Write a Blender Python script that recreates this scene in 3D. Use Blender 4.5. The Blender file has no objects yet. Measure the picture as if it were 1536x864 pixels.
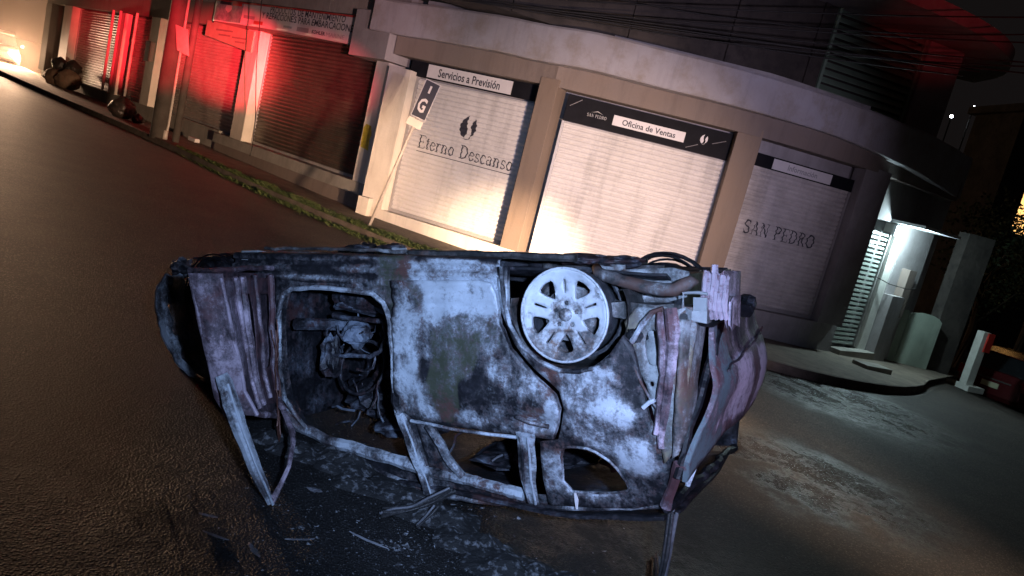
import bpy, bmesh, math, random
from mathutils import Vector, Matrix, noise, geometry
random.seed(7)
sc = bpy.context.scene
COL = sc.collection
R = math.radians

# ------------------------------------------------------------------ camera
cd = bpy.data.cameras.new('camera'); cam = bpy.data.objects.new('camera', cd); COL.objects.link(cam)
CAMH = 1.75
HAZE = .0035
cd.sensor_width = 36; cd.lens = 36 * 1120 / 1536; cd.clip_start = .05; cd.clip_end = 2000
cam.matrix_world = Matrix.Translation((0, 0, CAMH)) @ Matrix.Rotation(R(90 - 9.6), 4, 'X') @ Matrix.Rotation(R(14.1), 4, 'Z')
sc.camera = cam
# ------------------------------------------------------------------ world: night sky
w = bpy.data.worlds.new('World'); sc.world = w; w.use_nodes = True
bg = w.node_tree.nodes['Background']; bg.inputs[0].default_value = (.011, .009, .009, 1); bg.inputs[1].default_value = .55
sc.view_settings.view_transform = 'Standard'; sc.view_settings.look = 'None'
sc.view_settings.exposure = 0; sc.view_settings.gamma = 1
sc.cycles.max_bounces = 5; sc.cycles.diffuse_bounces = 3; sc.cycles.glossy_bounces = 3
sc.cycles.volume_bounces = 0; sc.cycles.sample_clamp_indirect = 3; sc.cycles.sample_clamp_direct = 30

def lamp(name, kind, loc, power, color, size=.1, target=None, cone=None, blend=.5):
    d = bpy.data.lights.new(name, kind); d.energy = power; d.color = color
    d.shadow_soft_size = size
    o = bpy.data.objects.new(name, d); COL.objects.link(o); o.location = loc
    if target is not None:
        o.rotation_euler = (Vector(target) - Vector(loc)).to_track_quat('-Z', 'Y').to_euler()
    if kind == 'SPOT':
        d.spot_size = R(cone); d.spot_blend = blend
    return o
# the torch beside the camera that lights the wreck blue-white
lamp('torch_light', 'SPOT', (.38, -.12, 2.0), 1050, (.42, .60, 1.0), .05, (.1, 3.7, 1.05), 58, 1.0)
# patrol vehicle standing right of the camera: headlights, red and blue beacons
lamp('patrol_headlight', 'SPOT', (5.6, -1.2, .75), 12500, (1.0, .70, .50), .16, (.4, 14.0, 1.15), 29, 1.0)
lamp('patrol_headlight', 'SPOT', (5.6, -1.2, .75), 52000, (1.0, .68, .42), .16, (-.25, 14.0, -.1), 11, 1.0)
lamp('patrol_headlight', 'SPOT', (7.0, -1.5, .8), 26000, (1.0, .62, .38), .2, (-8.0, 20.0, .5), 15, .9)
for az, pw in ((23.6, 30000), (28.2, 170000), (32.8, 80000)):       # the light bar: three narrow red emitters
    a_ = R(az); lamp('patrol_red_beacon', 'SPOT', (2.0, .3, 2.0), pw, (1.0, .02, .035), .05, (2 - 25 * math.sin(a_), .3 + 25 * math.cos(a_), 2.0 + 25 * math.tan(R(1.2))), 7.4, .85)
lamp('pink_spot_light', 'SPOT', (2.0, .3, 2.0), 5200, (1.0, .60, .58), .1, (-6.2, 17.6, 4.1), 20, .9)  # added pink fill that brightens the banner, no lamp of the patrol vehicle
lamp('patrol_red_beacon', 'SPOT', (5.2, -.2, 1.9), 1200, (1.0, .05, .07), .1, (7.0, 15.8, 7.0), 13.5, .8)
lamp('patrol_blue_beacon', 'SPOT', (4.6, -.6, 1.9), 3200, (.72, .62, .86), .15, (1.4, 14.5, 2.6), 40, .9)
lamp('pink_spot_light', 'SPOT', (2.6, -.4, 1.5), 110, (1.0, .45, .75), .1, (1.0, 3.2, .9), 26, .9)

# ------------------------------------------------------------------ helpers
def lerp(a, b, t): return a + (b - a) * t
def G(x, y):                                   # ground height: the street falls to the right
    x = max(-32, min(26, x)); y = max(-10, min(42, y))
    t = max(0, min(1, (x - 10.9) / 2)); return -.04 * x - .022 * y - .42 * t * t * (3 - 2 * t) * max(0, min(1, (y - 13) / 4))
def link(o): COL.objects.link(o); return o
def root(name, label, cat, loc=(0, 0, 0), rot=(0, 0, 0), group=None):
    o = bpy.data.objects.new(name, None); link(o); o.location = loc; o.rotation_euler = rot
    o['label'] = label; o['category'] = cat
    o.empty_display_size = .2
    if group: o['group'] = group
    return o
class MB:
    def __init__(s): s.v = []; s.f = []; s.c = []
    def add(s, vs, fs):
        n = len(s.v); s.v += [tuple(p) for p in vs]; s.f += [tuple(i + n for i in f) for f in fs]; return n
    def box(s, fr, u0, u1, o0, o1, z0, z1):
        P = [fr(u, o, z) for z in (z0, z1) for u, o in ((u0, o0), (u1, o0), (u1, o1), (u0, o1))]
        s.add(P, [(0, 1, 2, 3), (4, 7, 6, 5), (0, 4, 5, 1), (1, 5, 6, 2), (2, 6, 7, 3), (3, 7, 4, 0)])
    def tube(s, pts, r, n=8, cap=True, flat=1.0, ref=(0, 0, 1)):
        pts = [Vector(p) for p in pts]; rs = r if isinstance(r, (list, tuple)) else [r] * len(pts)
        base = len(s.v); ref = Vector(ref)
        for i, p in enumerate(pts):
            t = (pts[min(i + 1, len(pts) - 1)] - pts[max(i - 1, 0)]).normalized()
            a = ref - t * ref.dot(t)
            if a.length < 1e-3: a = Vector((1, 0, 0)) - t * t.x
            a.normalize(); b = t.cross(a)
            for k in range(n):
                th = 2 * math.pi * k / n
                s.v.append(tuple(p + (a * math.cos(th) * rs[i] * flat + b * math.sin(th) * rs[i])))
        for i in range(len(pts) - 1):
            for k in range(n):
                a0 = base + i * n + k; a1 = base + i * n + (k + 1) % n
                s.f.append((a0, a1, a1 + n, a0 + n))
        if cap:
            s.f.append(tuple(base + k for k in range(n))[::-1]); e = base + (len(pts) - 1) * n
            s.f.append(tuple(e + k for k in range(n)))
    def disc(s, c, ax, r, n=20, d=.02):
        c = Vector(c); ax = Vector(ax).normalized(); s.tube([c, c + ax * d], r, n)
def mk(name, mb, m, parent=None, kind=None, smooth=False, keep=False, bevel=0, colfn=None):
    me = bpy.data.meshes.new(name)
    off = Vector((0, 0, 0))
    if parent is not None and not keep:
        q = parent
        while q is not None: off += q.location; q = q.parent
    c0 = Vector((0, 0, 0))
    if parent is None and not keep and kind not in ('structure',):
        xs = [v[0] for v in mb.v]; ys = [v[1] for v in mb.v]; zs = [v[2] for v in mb.v]
        c0 = Vector(((min(xs) + max(xs)) / 2, (min(ys) + max(ys)) / 2, min(zs)))
    me.from_pydata([(v[0] - off.x - c0.x, v[1] - off.y - c0.y, v[2] - off.z - c0.z) for v in mb.v], [], mb.f); me.update()
    bm = bmesh.new(); bm.from_mesh(me)
    bmesh.ops.recalc_face_normals(bm, faces=bm.faces)
    if bevel:
        bmesh.ops.remove_doubles(bm, verts=bm.verts, dist=1e-5)
        bmesh.ops.bevel(bm, geom=[e for e in bm.edges if e.is_manifold and e.calc_face_angle(0) > .6], offset=bevel, segments=2, affect='EDGES', profile=.6)
    bm.to_mesh(me); bm.free()
    if smooth:
        for p in me.polygons: p.use_smooth = True
    if colfn:
        ca = me.color_attributes.new('burn', 'FLOAT_COLOR', 'POINT')
        for i, v in enumerate(me.vertices): ca.data[i].color = (*colfn(v.co), 1)
    me.materials.append(m)
    o = bpy.data.objects.new(name, me); link(o); o.location = c0
    if parent is not None: o.parent = parent
    if kind: o['kind'] = kind
    return o
def tag(o, label, cat, group=None):
    o['label'] = label; o['category'] = cat
    if group: o['group'] = group
    return o
class Frame:                                    # a wall's own frame: u along it, o out towards the street
    def __init__(s, p0, d, flip=False):
        s.p = Vector((p0[0], p0[1], 0)); s.d = Vector((d[0], d[1], 0)).normalized()
        s.n = Vector((s.d.y, -s.d.x, 0)) * (-1 if flip else 1)
        s.r = Vector((0, 0, 1)).cross(s.n)      # to the right of someone facing the wall
    def __call__(s, u, o, z): return s.p + s.d * u + s.n * o + Vector((0, 0, z))
FA = Frame((-3.3, 15.6), (-.745, .667), True)
FB1 = Frame((-2.9, 15.1), (2.6, -1.1)); FB2 = Frame((.13, 13.9), (3.27, -.10)); FB3 = Frame((3.95, 13.9), (1.85, .7))
FR = Frame((5.9, 14.65), (.8, .6)); FU = Frame((3.0, 14.8), (6, 2)); FG = Frame((8.2, 16.6), (3.8, 1.0))

# ------------------------------------------------------------------ materials
def mat(name, base, rough=.6, metal=0, var=None, scale=6, amt=.5, bump=0, bscale=40, detail=6, emit=None, estr=0, rvar=0, drip=0, spec=.5, var2=None, scale2=1.3, lo=.38, hi=.66):
    m = bpy.data.materials.new(name); m.use_nodes = True; N = m.node_tree.nodes; L = m.node_tree.links
    b = N['Principled BSDF']; b.inputs['Base Color'].default_value = (*base, 1); b.inputs['Roughness'].default_value = rough
    b.inputs['Metallic'].default_value = metal; b.inputs['Specular IOR Level'].default_value = spec
    tc = N.new('ShaderNodeNewGeometry')
    last = None
    if var:
        n = N.new('ShaderNodeTexNoise'); n.inputs['Scale'].default_value = scale; n.inputs['Detail'].default_value = detail; n.inputs['Roughness'].default_value = .65
        L.new(tc.outputs['Position'], n.inputs['Vector'])
        r = N.new('ShaderNodeMapRange'); r.inputs[1].default_value = lo; r.inputs[2].default_value = hi; r.inputs[4].default_value = amt
        L.new(n.outputs[0], r.inputs[0])
        x = N.new('ShaderNodeMix'); x.data_type = 'RGBA'; x.inputs[6].default_value = (*base, 1); x.inputs[7].default_value = (*var, 1)
        L.new(r.outputs[0], x.inputs[0]); last = x.outputs[2]
        if var2:
            n2 = N.new('ShaderNodeTexNoise'); n2.inputs['Scale'].default_value = scale2; n2.inputs['Detail'].default_value = 8; n2.inputs['Roughness'].default_value = .7
            L.new(tc.outputs['Position'], n2.inputs['Vector'])
            r2 = N.new('ShaderNodeMapRange'); r2.inputs[1].default_value = .48; r2.inputs[2].default_value = .7; r2.inputs[4].default_value = .8
            L.new(n2.outputs[0], r2.inputs[0])
            x2 = N.new('ShaderNodeMix'); x2.data_type = 'RGBA'; x2.inputs[7].default_value = (*var2, 1)
            L.new(r2.outputs[0], x2.inputs[0]); L.new(last, x2.inputs[6]); last = x2.outputs[2]
        if drip:
            mp = N.new('ShaderNodeMapping'); mp.inputs['Scale'].default_value = (4.2, 4.2, .55); L.new(tc.outputs['Position'], mp.inputs['Vector'])
            n3 = N.new('ShaderNodeTexNoise'); n3.inputs['Scale'].default_value = 1; n3.inputs['Detail'].default_value = 7; n3.inputs['Roughness'].default_value = .7; L.new(mp.outputs[0], n3.inputs['Vector'])
            r3 = N.new('ShaderNodeMapRange'); r3.inputs[1].default_value = .5; r3.inputs[2].default_value = .68; r3.inputs[4].default_value = drip; L.new(n3.outputs[0], r3.inputs[0])
            x3 = N.new('ShaderNodeMix'); x3.data_type = 'RGBA'; x3.inputs[7].default_value = (*[q * .35 for q in base], 1)
            L.new(r3.outputs[0], x3.inputs[0]); L.new(last, x3.inputs[6]); last = x3.outputs[2]
        L.new(last, b.inputs['Base Color'])
        if rvar:
            rr = N.new('ShaderNodeMapRange'); rr.inputs[3].default_value = rough - rvar; rr.inputs[4].default_value = rough + rvar
            rr.inputs[1].default_value = .3; rr.inputs[2].default_value = .7
            L.new(n.outputs[0], rr.inputs[0]); L.new(rr.outputs[0], b.inputs['Roughness'])
    if bump:
        n = N.new('ShaderNodeTexNoise'); n.inputs['Scale'].default_value = bscale; n.inputs['Detail'].default_value = 4
        L.new(tc.outputs['Position'], n.inputs['Vector'])
        q = N.new('ShaderNodeBump'); q.inputs['Strength'].default_value = 1; q.inputs['Distance'].default_value = bump
        L.new(n.outputs[0], q.inputs['Height']); L.new(q.outputs[0], b.inputs['Normal'])
    if emit: b.inputs['Emission Color'].default_value = (*emit, 1); b.inputs['Emission Strength'].default_value = estr
    return m
M = dict(
 plaster=mat('painted_plaster', (.62, .58, .54), .8, 0, (.36, .33, .30), 1.6, .6, .004, 30, var2=(.30, .27, .24), scale2=3.1, drip=.28),
 plaster_grey=mat('grey_plaster', (.34, .32, .33), .85, 0, (.22, .20, .20), 1.9, .7, .005, 25, drip=.28),
 brown=mat('brown_render', (.20, .162, .145), .85, 0, (.20, .155, .13), 2.2, .7, .006, 22, drip=.28),
 pillar=mat('brown_pillar_paint', (.21, .16, .128), .75, 0, (.22, .16, .12), 2.6, .6, .004, 30, drip=.28),
 cream=mat('cream_paint', (.72, .66, .58), .7, 0, (.52, .46, .4), 2.0, .5, .003, 30, drip=.28),
 conc=mat('concrete', (.33, .31, .28), .9, 0, (.20, .185, .165), 1.7, .7, .008, 18, drip=.28),
 conc_dark=mat('dark_concrete', (.10, .085, .08), .9, 0, (.06, .05, .05), 1.2, .7, .01, 12),
 fascia=mat('grey_fascia_paint', (.36, .345, .38), .8, 0, (.30, .27, .27), 1.4, .7, .005, 20, var2=(.25, .21, .18), scale2=2.2, drip=.28),
 sh_white=mat('white_shutter_paint', (.68, .65, .64), .5, 0, (.50, .47, .45), 1.7, .4, .001, 40, drip=.35),
 sh_grey=mat('weathered_shutter_paint', (.56, .52, .51), .5, 0, (.36, .33, .32), 3, .7, .001, 40, drip=.35),
 sh_dark=mat('dull_steel_shutter', (.13, .11, .09), .42, .5, (.07, .06, .05), 3, .7, .001, 40),
 sh_left=mat('galvanised_shutter', (.46, .39, .36), .42, .1, (.32, .27, .24), 3, .7, .001, 40),
 sh_green=mat('green_grey_slats', (.40, .46, .42), .5, 0, (.28, .33, .3), 4, .6),
 frame=mat('steel_guide', (.42, .40, .40), .5, .3, (.3, .28, .28), 8, .5),
 black=mat('black_sign_vinyl', (.007, .007, .010), .7, 0, (.014, .014, .019), 5, .5, spec=.12),
 white=mat('white_sign_vinyl', (.66, .63, .64), .45, 0, (.56, .53, .54), 7, .5),
 ink=mat('dark_ink', (.035, .035, .05), .6),
 grey_ink=mat('grey_ink', (.30, .29, .31), .6),
 pale_ink=mat('pale_ink', (.5, .49, .5), .6),
 red_ink=mat('red_ink', (.42, .03, .03), .6),
 banner=mat('banner_vinyl', (.62, .58, .58), .5, 0, (.5, .46, .47), 3, .5),
 sea=mat('banner_picture_blue', (.28, .36, .37), .5, 0, (.12, .17, .18), 9, .9),
 board=mat('beige_sign_board', (.40, .34, .26), .7, 0, (.28, .23, .17), 4, .7),
 pole=mat('pole_concrete', (.09, .08, .07), .8, 0, (.05, .042, .038), 3, .8, .006, 30),
 pipe=mat('pale_conduit', (.5, .46, .42), .5, 0, (.35, .3, .27), 12, .7),
 pvc=mat('white_downpipe', (.66, .6, .56), .5, 0, (.45, .4, .36), 8, .6),
 yellow=mat('yellow_sleeve', (.62, .5, .02), .5),
 poster=mat('yellow_poster', (.68, .52, .04), .6, 0, (.35, .2, .02), 14, .8),
 paper=mat('paper_notice', (.45, .37, .35), .8, 0, (.35, .28, .26), 9, .6),
 cable=mat('black_cable', (.012, .011, .011), .6),
 wire=mat('copper_wire', (.10, .04, .028), .5, .4),
 louver=mat('green_louver', (.24, .34, .26), .5, 0, (.14, .2, .15), 3, .6),
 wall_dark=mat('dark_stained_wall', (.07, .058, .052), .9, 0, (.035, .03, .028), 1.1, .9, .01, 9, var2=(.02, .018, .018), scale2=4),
 glass=mat('dark_glass', (.02, .025, .03), .12, 0),
 dark=mat('dark_metal', (.03, .03, .03), .5, .4),
 tyre=mat('tyre_rubber', (.02, .02, .02), .85),
 carpaint=mat('dark_red_car_paint', (.11, .014, .018), .25, .2),
 carsilver=mat('grey_car_paint', (.28, .27, .27), .3, .4),
 plate=mat('number_plate', (.62, .64, .45), .4, emit=(.62, .64, .45), estr=0),
 taillamp=mat('red_lens', (.25, .01, .01), .2),
 chrome=mat('bright_trim', (.6, .6, .6), .2, .9),
 gate=mat('pale_green_gate', (.44, .52, .44), .6, 0, (.33, .4, .34), 3, .6, .002, 20, drip=.28),
 post=mat('white_post_paint', (.72, .72, .68), .6, 0, (.5, .5, .46), 8, .5),
 redp=mat('red_paint', (.5, .03, .02), .5),
 bag=mat('black_plastic_bag', (.035, .028, .026), .35, 0, (.06, .05, .045), 12, .6, .02, 14),
 card=mat('wet_cardboard', (.24, .16, .11), .85, 0, (.15, .1, .07), 6, .7),
 leaf=mat('kerb_weeds', (.075, .10, .025), .7, 0, (.035, .06, .015), 9, .9),
 leaf2=mat('dark_leaves', (.05, .07, .03), .7, 0, (.03, .045, .02), 5, .9),
 bark=mat('bark', (.09, .07, .05), .9),
 lamp_on=mat('lamp_glass_on', (.9, .95, 1), .3, emit=(.72, .93, 1.0), estr=110),
 head_on=mat('headlamp_on', (1, .95, .8), .3, emit=(1, .72, .42), estr=420),
 win_on=mat('lit_window_pane', (.9, .7, .4), .4, 0, (.6, .35, .12), 3, .8, emit=(1, .52, .16), estr=2.2),
 far_on=mat('far_lamp', (1, 1, 1), .4, emit=(.85, .9, 1), estr=25),
 white_body=mat('lamp_body', (.75, .78, .8), .4),
)
for nm in ('win_on',): pass

# asphalt: coarse aggregate, wet patches, oily soot round the wreck
def asphalt():
    m = bpy.data.materials.new('wet_asphalt'); m.use_nodes = True; N = m.node_tree.nodes; L = m.node_tree.links; b = N['Principled BSDF']
    geo = N.new('ShaderNodeNewGeometry'); P = geo.outputs['Position']
    def nz(scale, detail=5, rough=.6, dist=0):
        n = N.new('ShaderNodeTexNoise'); n.inputs['Scale'].default_value = scale; n.inputs['Detail'].default_value = detail; n.inputs['Roughness'].default_value = rough; n.inputs['Distortion'].default_value = dist
        L.new(P, n.inputs['Vector']); return n.outputs[0]
    def mr(x, a, b_, c=0, d=1):
        r = N.new('ShaderNodeMapRange'); r.interpolation_type = 'SMOOTHSTEP'
        for i, v in enumerate((a, b_, c, d)): r.inputs[i + 1].default_value = v
        L.new(x, r.inputs[0]); return r.outputs[0]
    def mth(op, a, b_):
        q = N.new('ShaderNodeMath'); q.operation = op
        for i, v in enumerate((a, b_)):
            if isinstance(v, (int, float)): q.inputs[i].default_value = v
            else: L.new(v, q.inputs[i])
        return q.outputs[0]
    def mixc(f, a, b_):
        x = N.new('ShaderNodeMix'); x.data_type = 'RGBA'
        L.new(f, x.inputs[0])
        for i, v in ((6, a), (7, b_)):
            if isinstance(v, tuple): x.inputs[i].default_value = (*v, 1)
            else: L.new(v, x.inputs[i])
        return x.outputs[2]
    def spot(c, r0, r1):
        d = N.new('ShaderNodeVectorMath'); d.operation = 'DISTANCE'; L.new(P, d.inputs[0]); d.inputs[1].default_value = c
        return mr(d.outputs['Value'], r0, r1, 1, 0)
    vo = N.new('ShaderNodeTexVoronoi'); vo.inputs['Scale'].default_value = 85; L.new(P, vo.inputs['Vector'])
    stone = mr(vo.outputs['Distance'], .1, .75, 1, 0)
    sep = N.new('ShaderNodeSeparateColor'); L.new(vo.outputs['Color'], sep.inputs[0])
    c = mixc(mr(nz(1.4, 8, .65), .35, .7), (.034, .030, .027), (.062, .052, .045))
    c = mixc(mth('MULTIPLY', mr(sep.outputs[0], .55, 1), stone), c, (.27, .235, .20))
    # soot and ash round the wreck; soot also paints shade onto the road beneath
    soot = mth('MULTIPLY', spot((-.5, 3.1, 0), 1.7, 4.4), mr(nz(1.1, 6, .7), .18, .46))
    c = mixc(mth('MULTIPLY', soot, .93), c, (.012, .012, .013))
    ash = mth('MULTIPLY', spot((-.3, 3.0, 0), .8, 3.0), mr(nz(5.5, 9, .75, 1.2), .60, .74))
    c = mixc(mth('MULTIPLY', ash, .5), c, (.20, .20, .22))
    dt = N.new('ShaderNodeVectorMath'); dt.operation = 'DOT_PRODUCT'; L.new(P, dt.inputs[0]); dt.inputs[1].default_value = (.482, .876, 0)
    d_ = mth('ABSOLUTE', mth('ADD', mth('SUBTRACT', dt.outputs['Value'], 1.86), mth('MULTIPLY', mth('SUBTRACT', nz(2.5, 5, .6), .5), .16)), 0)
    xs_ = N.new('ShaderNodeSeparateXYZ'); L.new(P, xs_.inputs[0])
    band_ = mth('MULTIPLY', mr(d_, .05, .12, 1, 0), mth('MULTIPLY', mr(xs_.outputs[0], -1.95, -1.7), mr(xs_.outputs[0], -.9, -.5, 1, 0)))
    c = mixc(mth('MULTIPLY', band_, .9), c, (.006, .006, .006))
    wet = mth('MAXIMUM', spot((2.9, 6.1, -.22), .3, 1.7), spot((4.9, 10.6, -.4), .6, 2.6))
    wet = mth('MAXIMUM', wet, mth('MULTIPLY', spot((.2, 3.2, 0), 1.0, 2.4), .5))
    wn = mth('MULTIPLY', mth('MULTIPLY', wet, mr(nz(1.9, 8, .75), .34, .56)), mr(nz(26, 4, .7), .30, .48))
    c = mixc(mth('MULTIPLY', mr(wet, 0, .8), .62), c, (.010, .009, .008)); L.new(c, b.inputs['Base Color'])
    L.new(mr(wn, 0, 1, .66, .08), b.inputs['Roughness'])
    b.inputs['Specular IOR Level'].default_value = .5
    wl = mth('MULTIPLY', mth('MULTIPLY', wet, nz(38, 3, .6)), .0065)
    h = mth('ADD', mth('MULTIPLY', mth('MULTIPLY', stone, sep.outputs[1]), .0095), mth('MULTIPLY', nz(30, 5, .7), .0022))
    h = mth('ADD', h, mth('MULTIPLY', nz(170, 3, .7), .0028))
    h = mth('ADD', mth('ADD', h, wl), mth('MULTIPLY', nz(3.5, 5, .65), .012))
    bu = N.new('ShaderNodeBump'); bu.inputs['Strength'].default_value = 1.0; bu.inputs['Distance'].default_value = 1.0
    L.new(h, bu.inputs['Height']); L.new(bu.outputs[0], b.inputs['Normal'])
    return m
M['asphalt'] = asphalt()

# burnt body metal: the point attribute says how much ash (R), olive primer (G), rust (B) lies on the soot
def burnt(name, soot=(.011, .011, .014), ashc=(.60, .66, .74), olive=(.060, .066, .045), rustc=(.085, .040, .034), rough=.55):
    m = bpy.data.materials.new(name); m.use_nodes = True; N = m.node_tree.nodes; L = m.node_tree.links; b = N['Principled BSDF']
    tc = N.new('ShaderNodeTexCoord'); P = tc.outputs['Object']
    at = N.new('ShaderNodeAttribute'); at.attribute_name = 'burn'
    sp = N.new('ShaderNodeSeparateColor'); L.new(at.outputs['Color'], sp.inputs[0])
    def nz(scale, detail=8, rough=.7, dist=0.):
        n = N.new('ShaderNodeTexNoise'); n.inputs['Scale'].default_value = scale; n.inputs['Detail'].default_value = detail; n.inputs['Roughness'].default_value = rough; n.inputs['Distortion'].default_value = dist
        L.new(P, n.inputs['Vector']); return n.outputs[0]
    def mth(op, a, b_):
        q = N.new('ShaderNodeMath'); q.operation = op
        for i, v in enumerate((a, b_)):
            if isinstance(v, (int, float)): q.inputs[i].default_value = v
            else: L.new(v, q.inputs[i])
        return q.outputs[0]
    def mr(x, a, b_, c=0, d=1):
        r = N.new('ShaderNodeMapRange'); r.interpolation_type = 'SMOOTHSTEP'
        for i, v in enumerate((a, b_, c, d)): r.inputs[i + 1].default_value = v
        L.new(x, r.inputs[0]); return r.outputs[0]
    def mixc(f, a, b_):
        x = N.new('ShaderNodeMix'); x.data_type = 'RGBA'; L.new(f, x.inputs[0])
        for i, v in ((6, a), (7, b_)):
            if isinstance(v, tuple): x.inputs[i].default_value = (*v, 1)
            else: L.new(v, x.inputs[i])
        return x.outputs[2]
    n1 = nz(9.5, 12, .76, .35); n2 = nz(31, 8, .72, .3); n3 = nz(3.1, 6, .6, .4)
    c = mixc(mr(n2, .4, .7), soot, tuple(x * 2.6 for x in soot))
    r = mth('ADD', sp.outputs[2], mth('MULTIPLY', mth('SUBTRACT', n1, .5), 1.6)); c = mixc(mr(r, .38, .62), c, rustc)
    g = mth('ADD', sp.outputs[1], mth('MULTIPLY', mth('SUBTRACT', n3, .5), 1.3)); c = mixc(mr(g, .36, .66), c, olive)
    ac = mixc(mr(n3, .35, .68), ashc, tuple(x * .62 for x in ashc))
    ac = mixc(mr(n2, .45, .75), ac, tuple(x * .8 for x in ashc))
    a = mth('ADD', sp.outputs[0], mth('MULTIPLY', mth('SUBTRACT', n1, .5), 1.25)); a = mth('ADD', a, mth('MULTIPLY', mth('SUBTRACT', n2, .5), .9)); a = mth('ADD', a, mth('MULTIPLY', mth('SUBTRACT', nz(75, 4, .7), .5), .6)); a = mth('ADD', a, mth('MULTIPLY', mth('SUBTRACT', nz(2.2, 4, .6), .5), .5))
    st = N.new('ShaderNodeMapping'); st.inputs['Scale'].default_value = (26, 26, 3.2); L.new(P, st.inputs['Vector'])
    sn = N.new('ShaderNodeTexNoise'); sn.inputs['Scale'].default_value = 1; sn.inputs['Detail'].default_value = 6; L.new(st.outputs[0], sn.inputs['Vector'])
    a = mth('ADD', a, mth('MULTIPLY', mth('SUBTRACT', sn.outputs[0], .5), .55))
    c = mixc(mr(a, .12, .50), c, mixc(mr(n2, .35, .65), tuple(x * .30 for x in ashc), tuple(lerp(x * .16, y, .6) for x, y in zip(ashc, rustc))))
    c = mixc(mth('MULTIPLY', mr(n3, .55, .68), mth('MULTIPLY', mr(a, .05, .3), mr(a, .75, .5))), c, tuple(x * 1.35 for x in rustc))
    c = mixc(mr(a, .38, .80), c, ac)
    L.new(c, b.inputs['Base Color']); b.inputs['Metallic'].default_value = .15
    L.new(mr(n1, .3, .7, rough - .14, rough + .2), b.inputs['Roughness'])
    bu = N.new('ShaderNodeBump'); bu.inputs['Strength'].default_value = .8; bu.inputs['Distance'].default_value = .006
    L.new(mth('ADD', n1, mth('MULTIPLY', n2, .5)), bu.inputs['Height']); L.new(bu.outputs[0], b.inputs['Normal'])
    return m
M['burnt'] = burnt('burnt_body_metal')
M['burnt_tail'] = burnt('burnt_tailgate_metal', soot=(.03, .022, .028), ashc=(.58, .47, .56), olive=(.13, .17, .19), rustc=(.10, .045, .050))  # purple tint paints in the pinkish light on tail and front door
M['burnt_inner'] = burnt('burnt_inner_metal', soot=(.02, .02, .02), ashc=(.40, .42, .44), olive=(.17, .145, .10), rustc=(.095, .055, .045))
M['charred'] = burnt('charred_cabin', soot=(.006, .006, .008), ashc=(.22, .26, .33), olive=(.02, .02, .02), rustc=(.045, .02, .02), rough=.5)
M['rim'] = burnt('ash_covered_alloy', soot=(.03, .032, .038), ashc=(.66, .70, .76), olive=(.2, .2, .2), rustc=(.15, .08, .05), rough=.6)

# ------------------------------------------------------------------ ground, kerb, pavement
def arange(a, b, s):
    o = []; x = a
    while x < b - 1e-6: o.append(x); x += s
    o.append(b); return o
gxs = [-170, -110, -70, -45] + arange(-32, 26, 2) + [38, 60, 100, 170]; gys = [-60, -30] + arange(-10, 42, 2) + [60, 90, 140, 240]
mb = MB()
for y in gys:
    for x in gxs: mb.v.append((x, y, G(x, y)))
n = len(gxs)
for j in range(len(gys) - 1):
    for i in range(n - 1): mb.f.append((j * n + i, j * n + i + 1, (j + 1) * n + i + 1, (j + 1) * n + i))
mk('road', mb, M['asphalt'], kind='structure')
def smoothline(pts, k=6):
    out = []
    P = [Vector((*p, 0)) for p in pts]; P = [P[0] * 2 - P[1]] + P + [P[-1] * 2 - P[-2]]
    for i in range(1, len(P) - 2):
        for t in range(k):
            t /= k; a, b_, c, d = P[i - 1:i + 3]
            out.append(.5 * ((2 * b_) + (c - a) * t + (2 * a - 5 * b_ + 4 * c - d) * t * t + (3 * b_ - a - 3 * c + d) * t ** 3))
    out.append(P[-2]); return out
kerb = smoothline([(-31, 37), (-23, 29.8), (-16.4, 24.1), (-9.7, 18.7), (-6.2, 15.4), (-2.4, 12.5), (.4, 11.35), (3.4, 11.2), (5.0, 11.45), (6.6, 12.4), (7.9, 13.8), (8.35, 14.6)])
# back line of the pavement: inside the buildings' feet
back = [(-36, 46), (-28, 38), (-20.5, 31), (-13.5, 25), (-9, 21), (-4.2, 16.9), (-2.6, 15.4), (0, 14.3), (3.6, 14.2), (5.5, 15), (8.5, 17.2), (10.5, 18.2), (11.5, 18.6)]
back = smoothline(back, 5)
def resample(P, n):
    L_ = [0]
    for i in range(1, len(P)): L_.append(L_[-1] + (P[i] - P[i - 1]).length)
    out = []
    for k in range(n):
        t = L_[-1] * k / (n - 1); i = 1
        while i < len(L_) - 1 and L_[i] < t: i += 1
        f = (t - L_[i - 1]) / max(1e-6, L_[i] - L_[i - 1]); out.append(P[i - 1].lerp(P[i], f))
    return out
NK = 70; K = resample(kerb, NK); B = resample(back, NK)
KH = .14
mb = MB(); mc = MB()
for i in range(NK):
    k = K[i]; b_ = B[i]; dirk = (b_ - k).normalized()
    for t in (0, .08, .35, .7, 1):
        p = (k + dirk * .16).lerp(b_, t); mb.v.append((p.x, p.y, G(p.x, p.y) + KH - .004 + (noise.noise(p * .8)) * .012 * (t > 0)))
    q = k + dirk * .162
    mc.v += [(k.x, k.y, G(k.x, k.y) - .05), (k.x, k.y, G(k.x, k.y) + KH - .02), (k.x + dirk.x * .02, k.y + dirk.y * .02, G(k.x, k.y) + KH), (q.x, q.y, G(q.x, q.y) + KH), (q.x, q.y, G(q.x, q.y) + KH - .1)]
for i in range(NK - 1):
    for j in range(4): mb.f.append((i * 5 + j, i * 5 + j + 1, i * 5 + 6 + j, i * 5 + 5 + j)); mc.f.append((i * 5 + j, i * 5 + j + 1, i * 5 + 6 + j, i * 5 + 5 + j))
mc.f.append(tuple((NK - 1) * 5 + j for j in range(5)))
M['pave'] = mat('pavement_concrete', (.20, .165, .13), .88, 0, (.11, .09, .07), 1.8, .8, .012, 24, var2=(.08, .07, .05), scale2=5)
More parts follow.
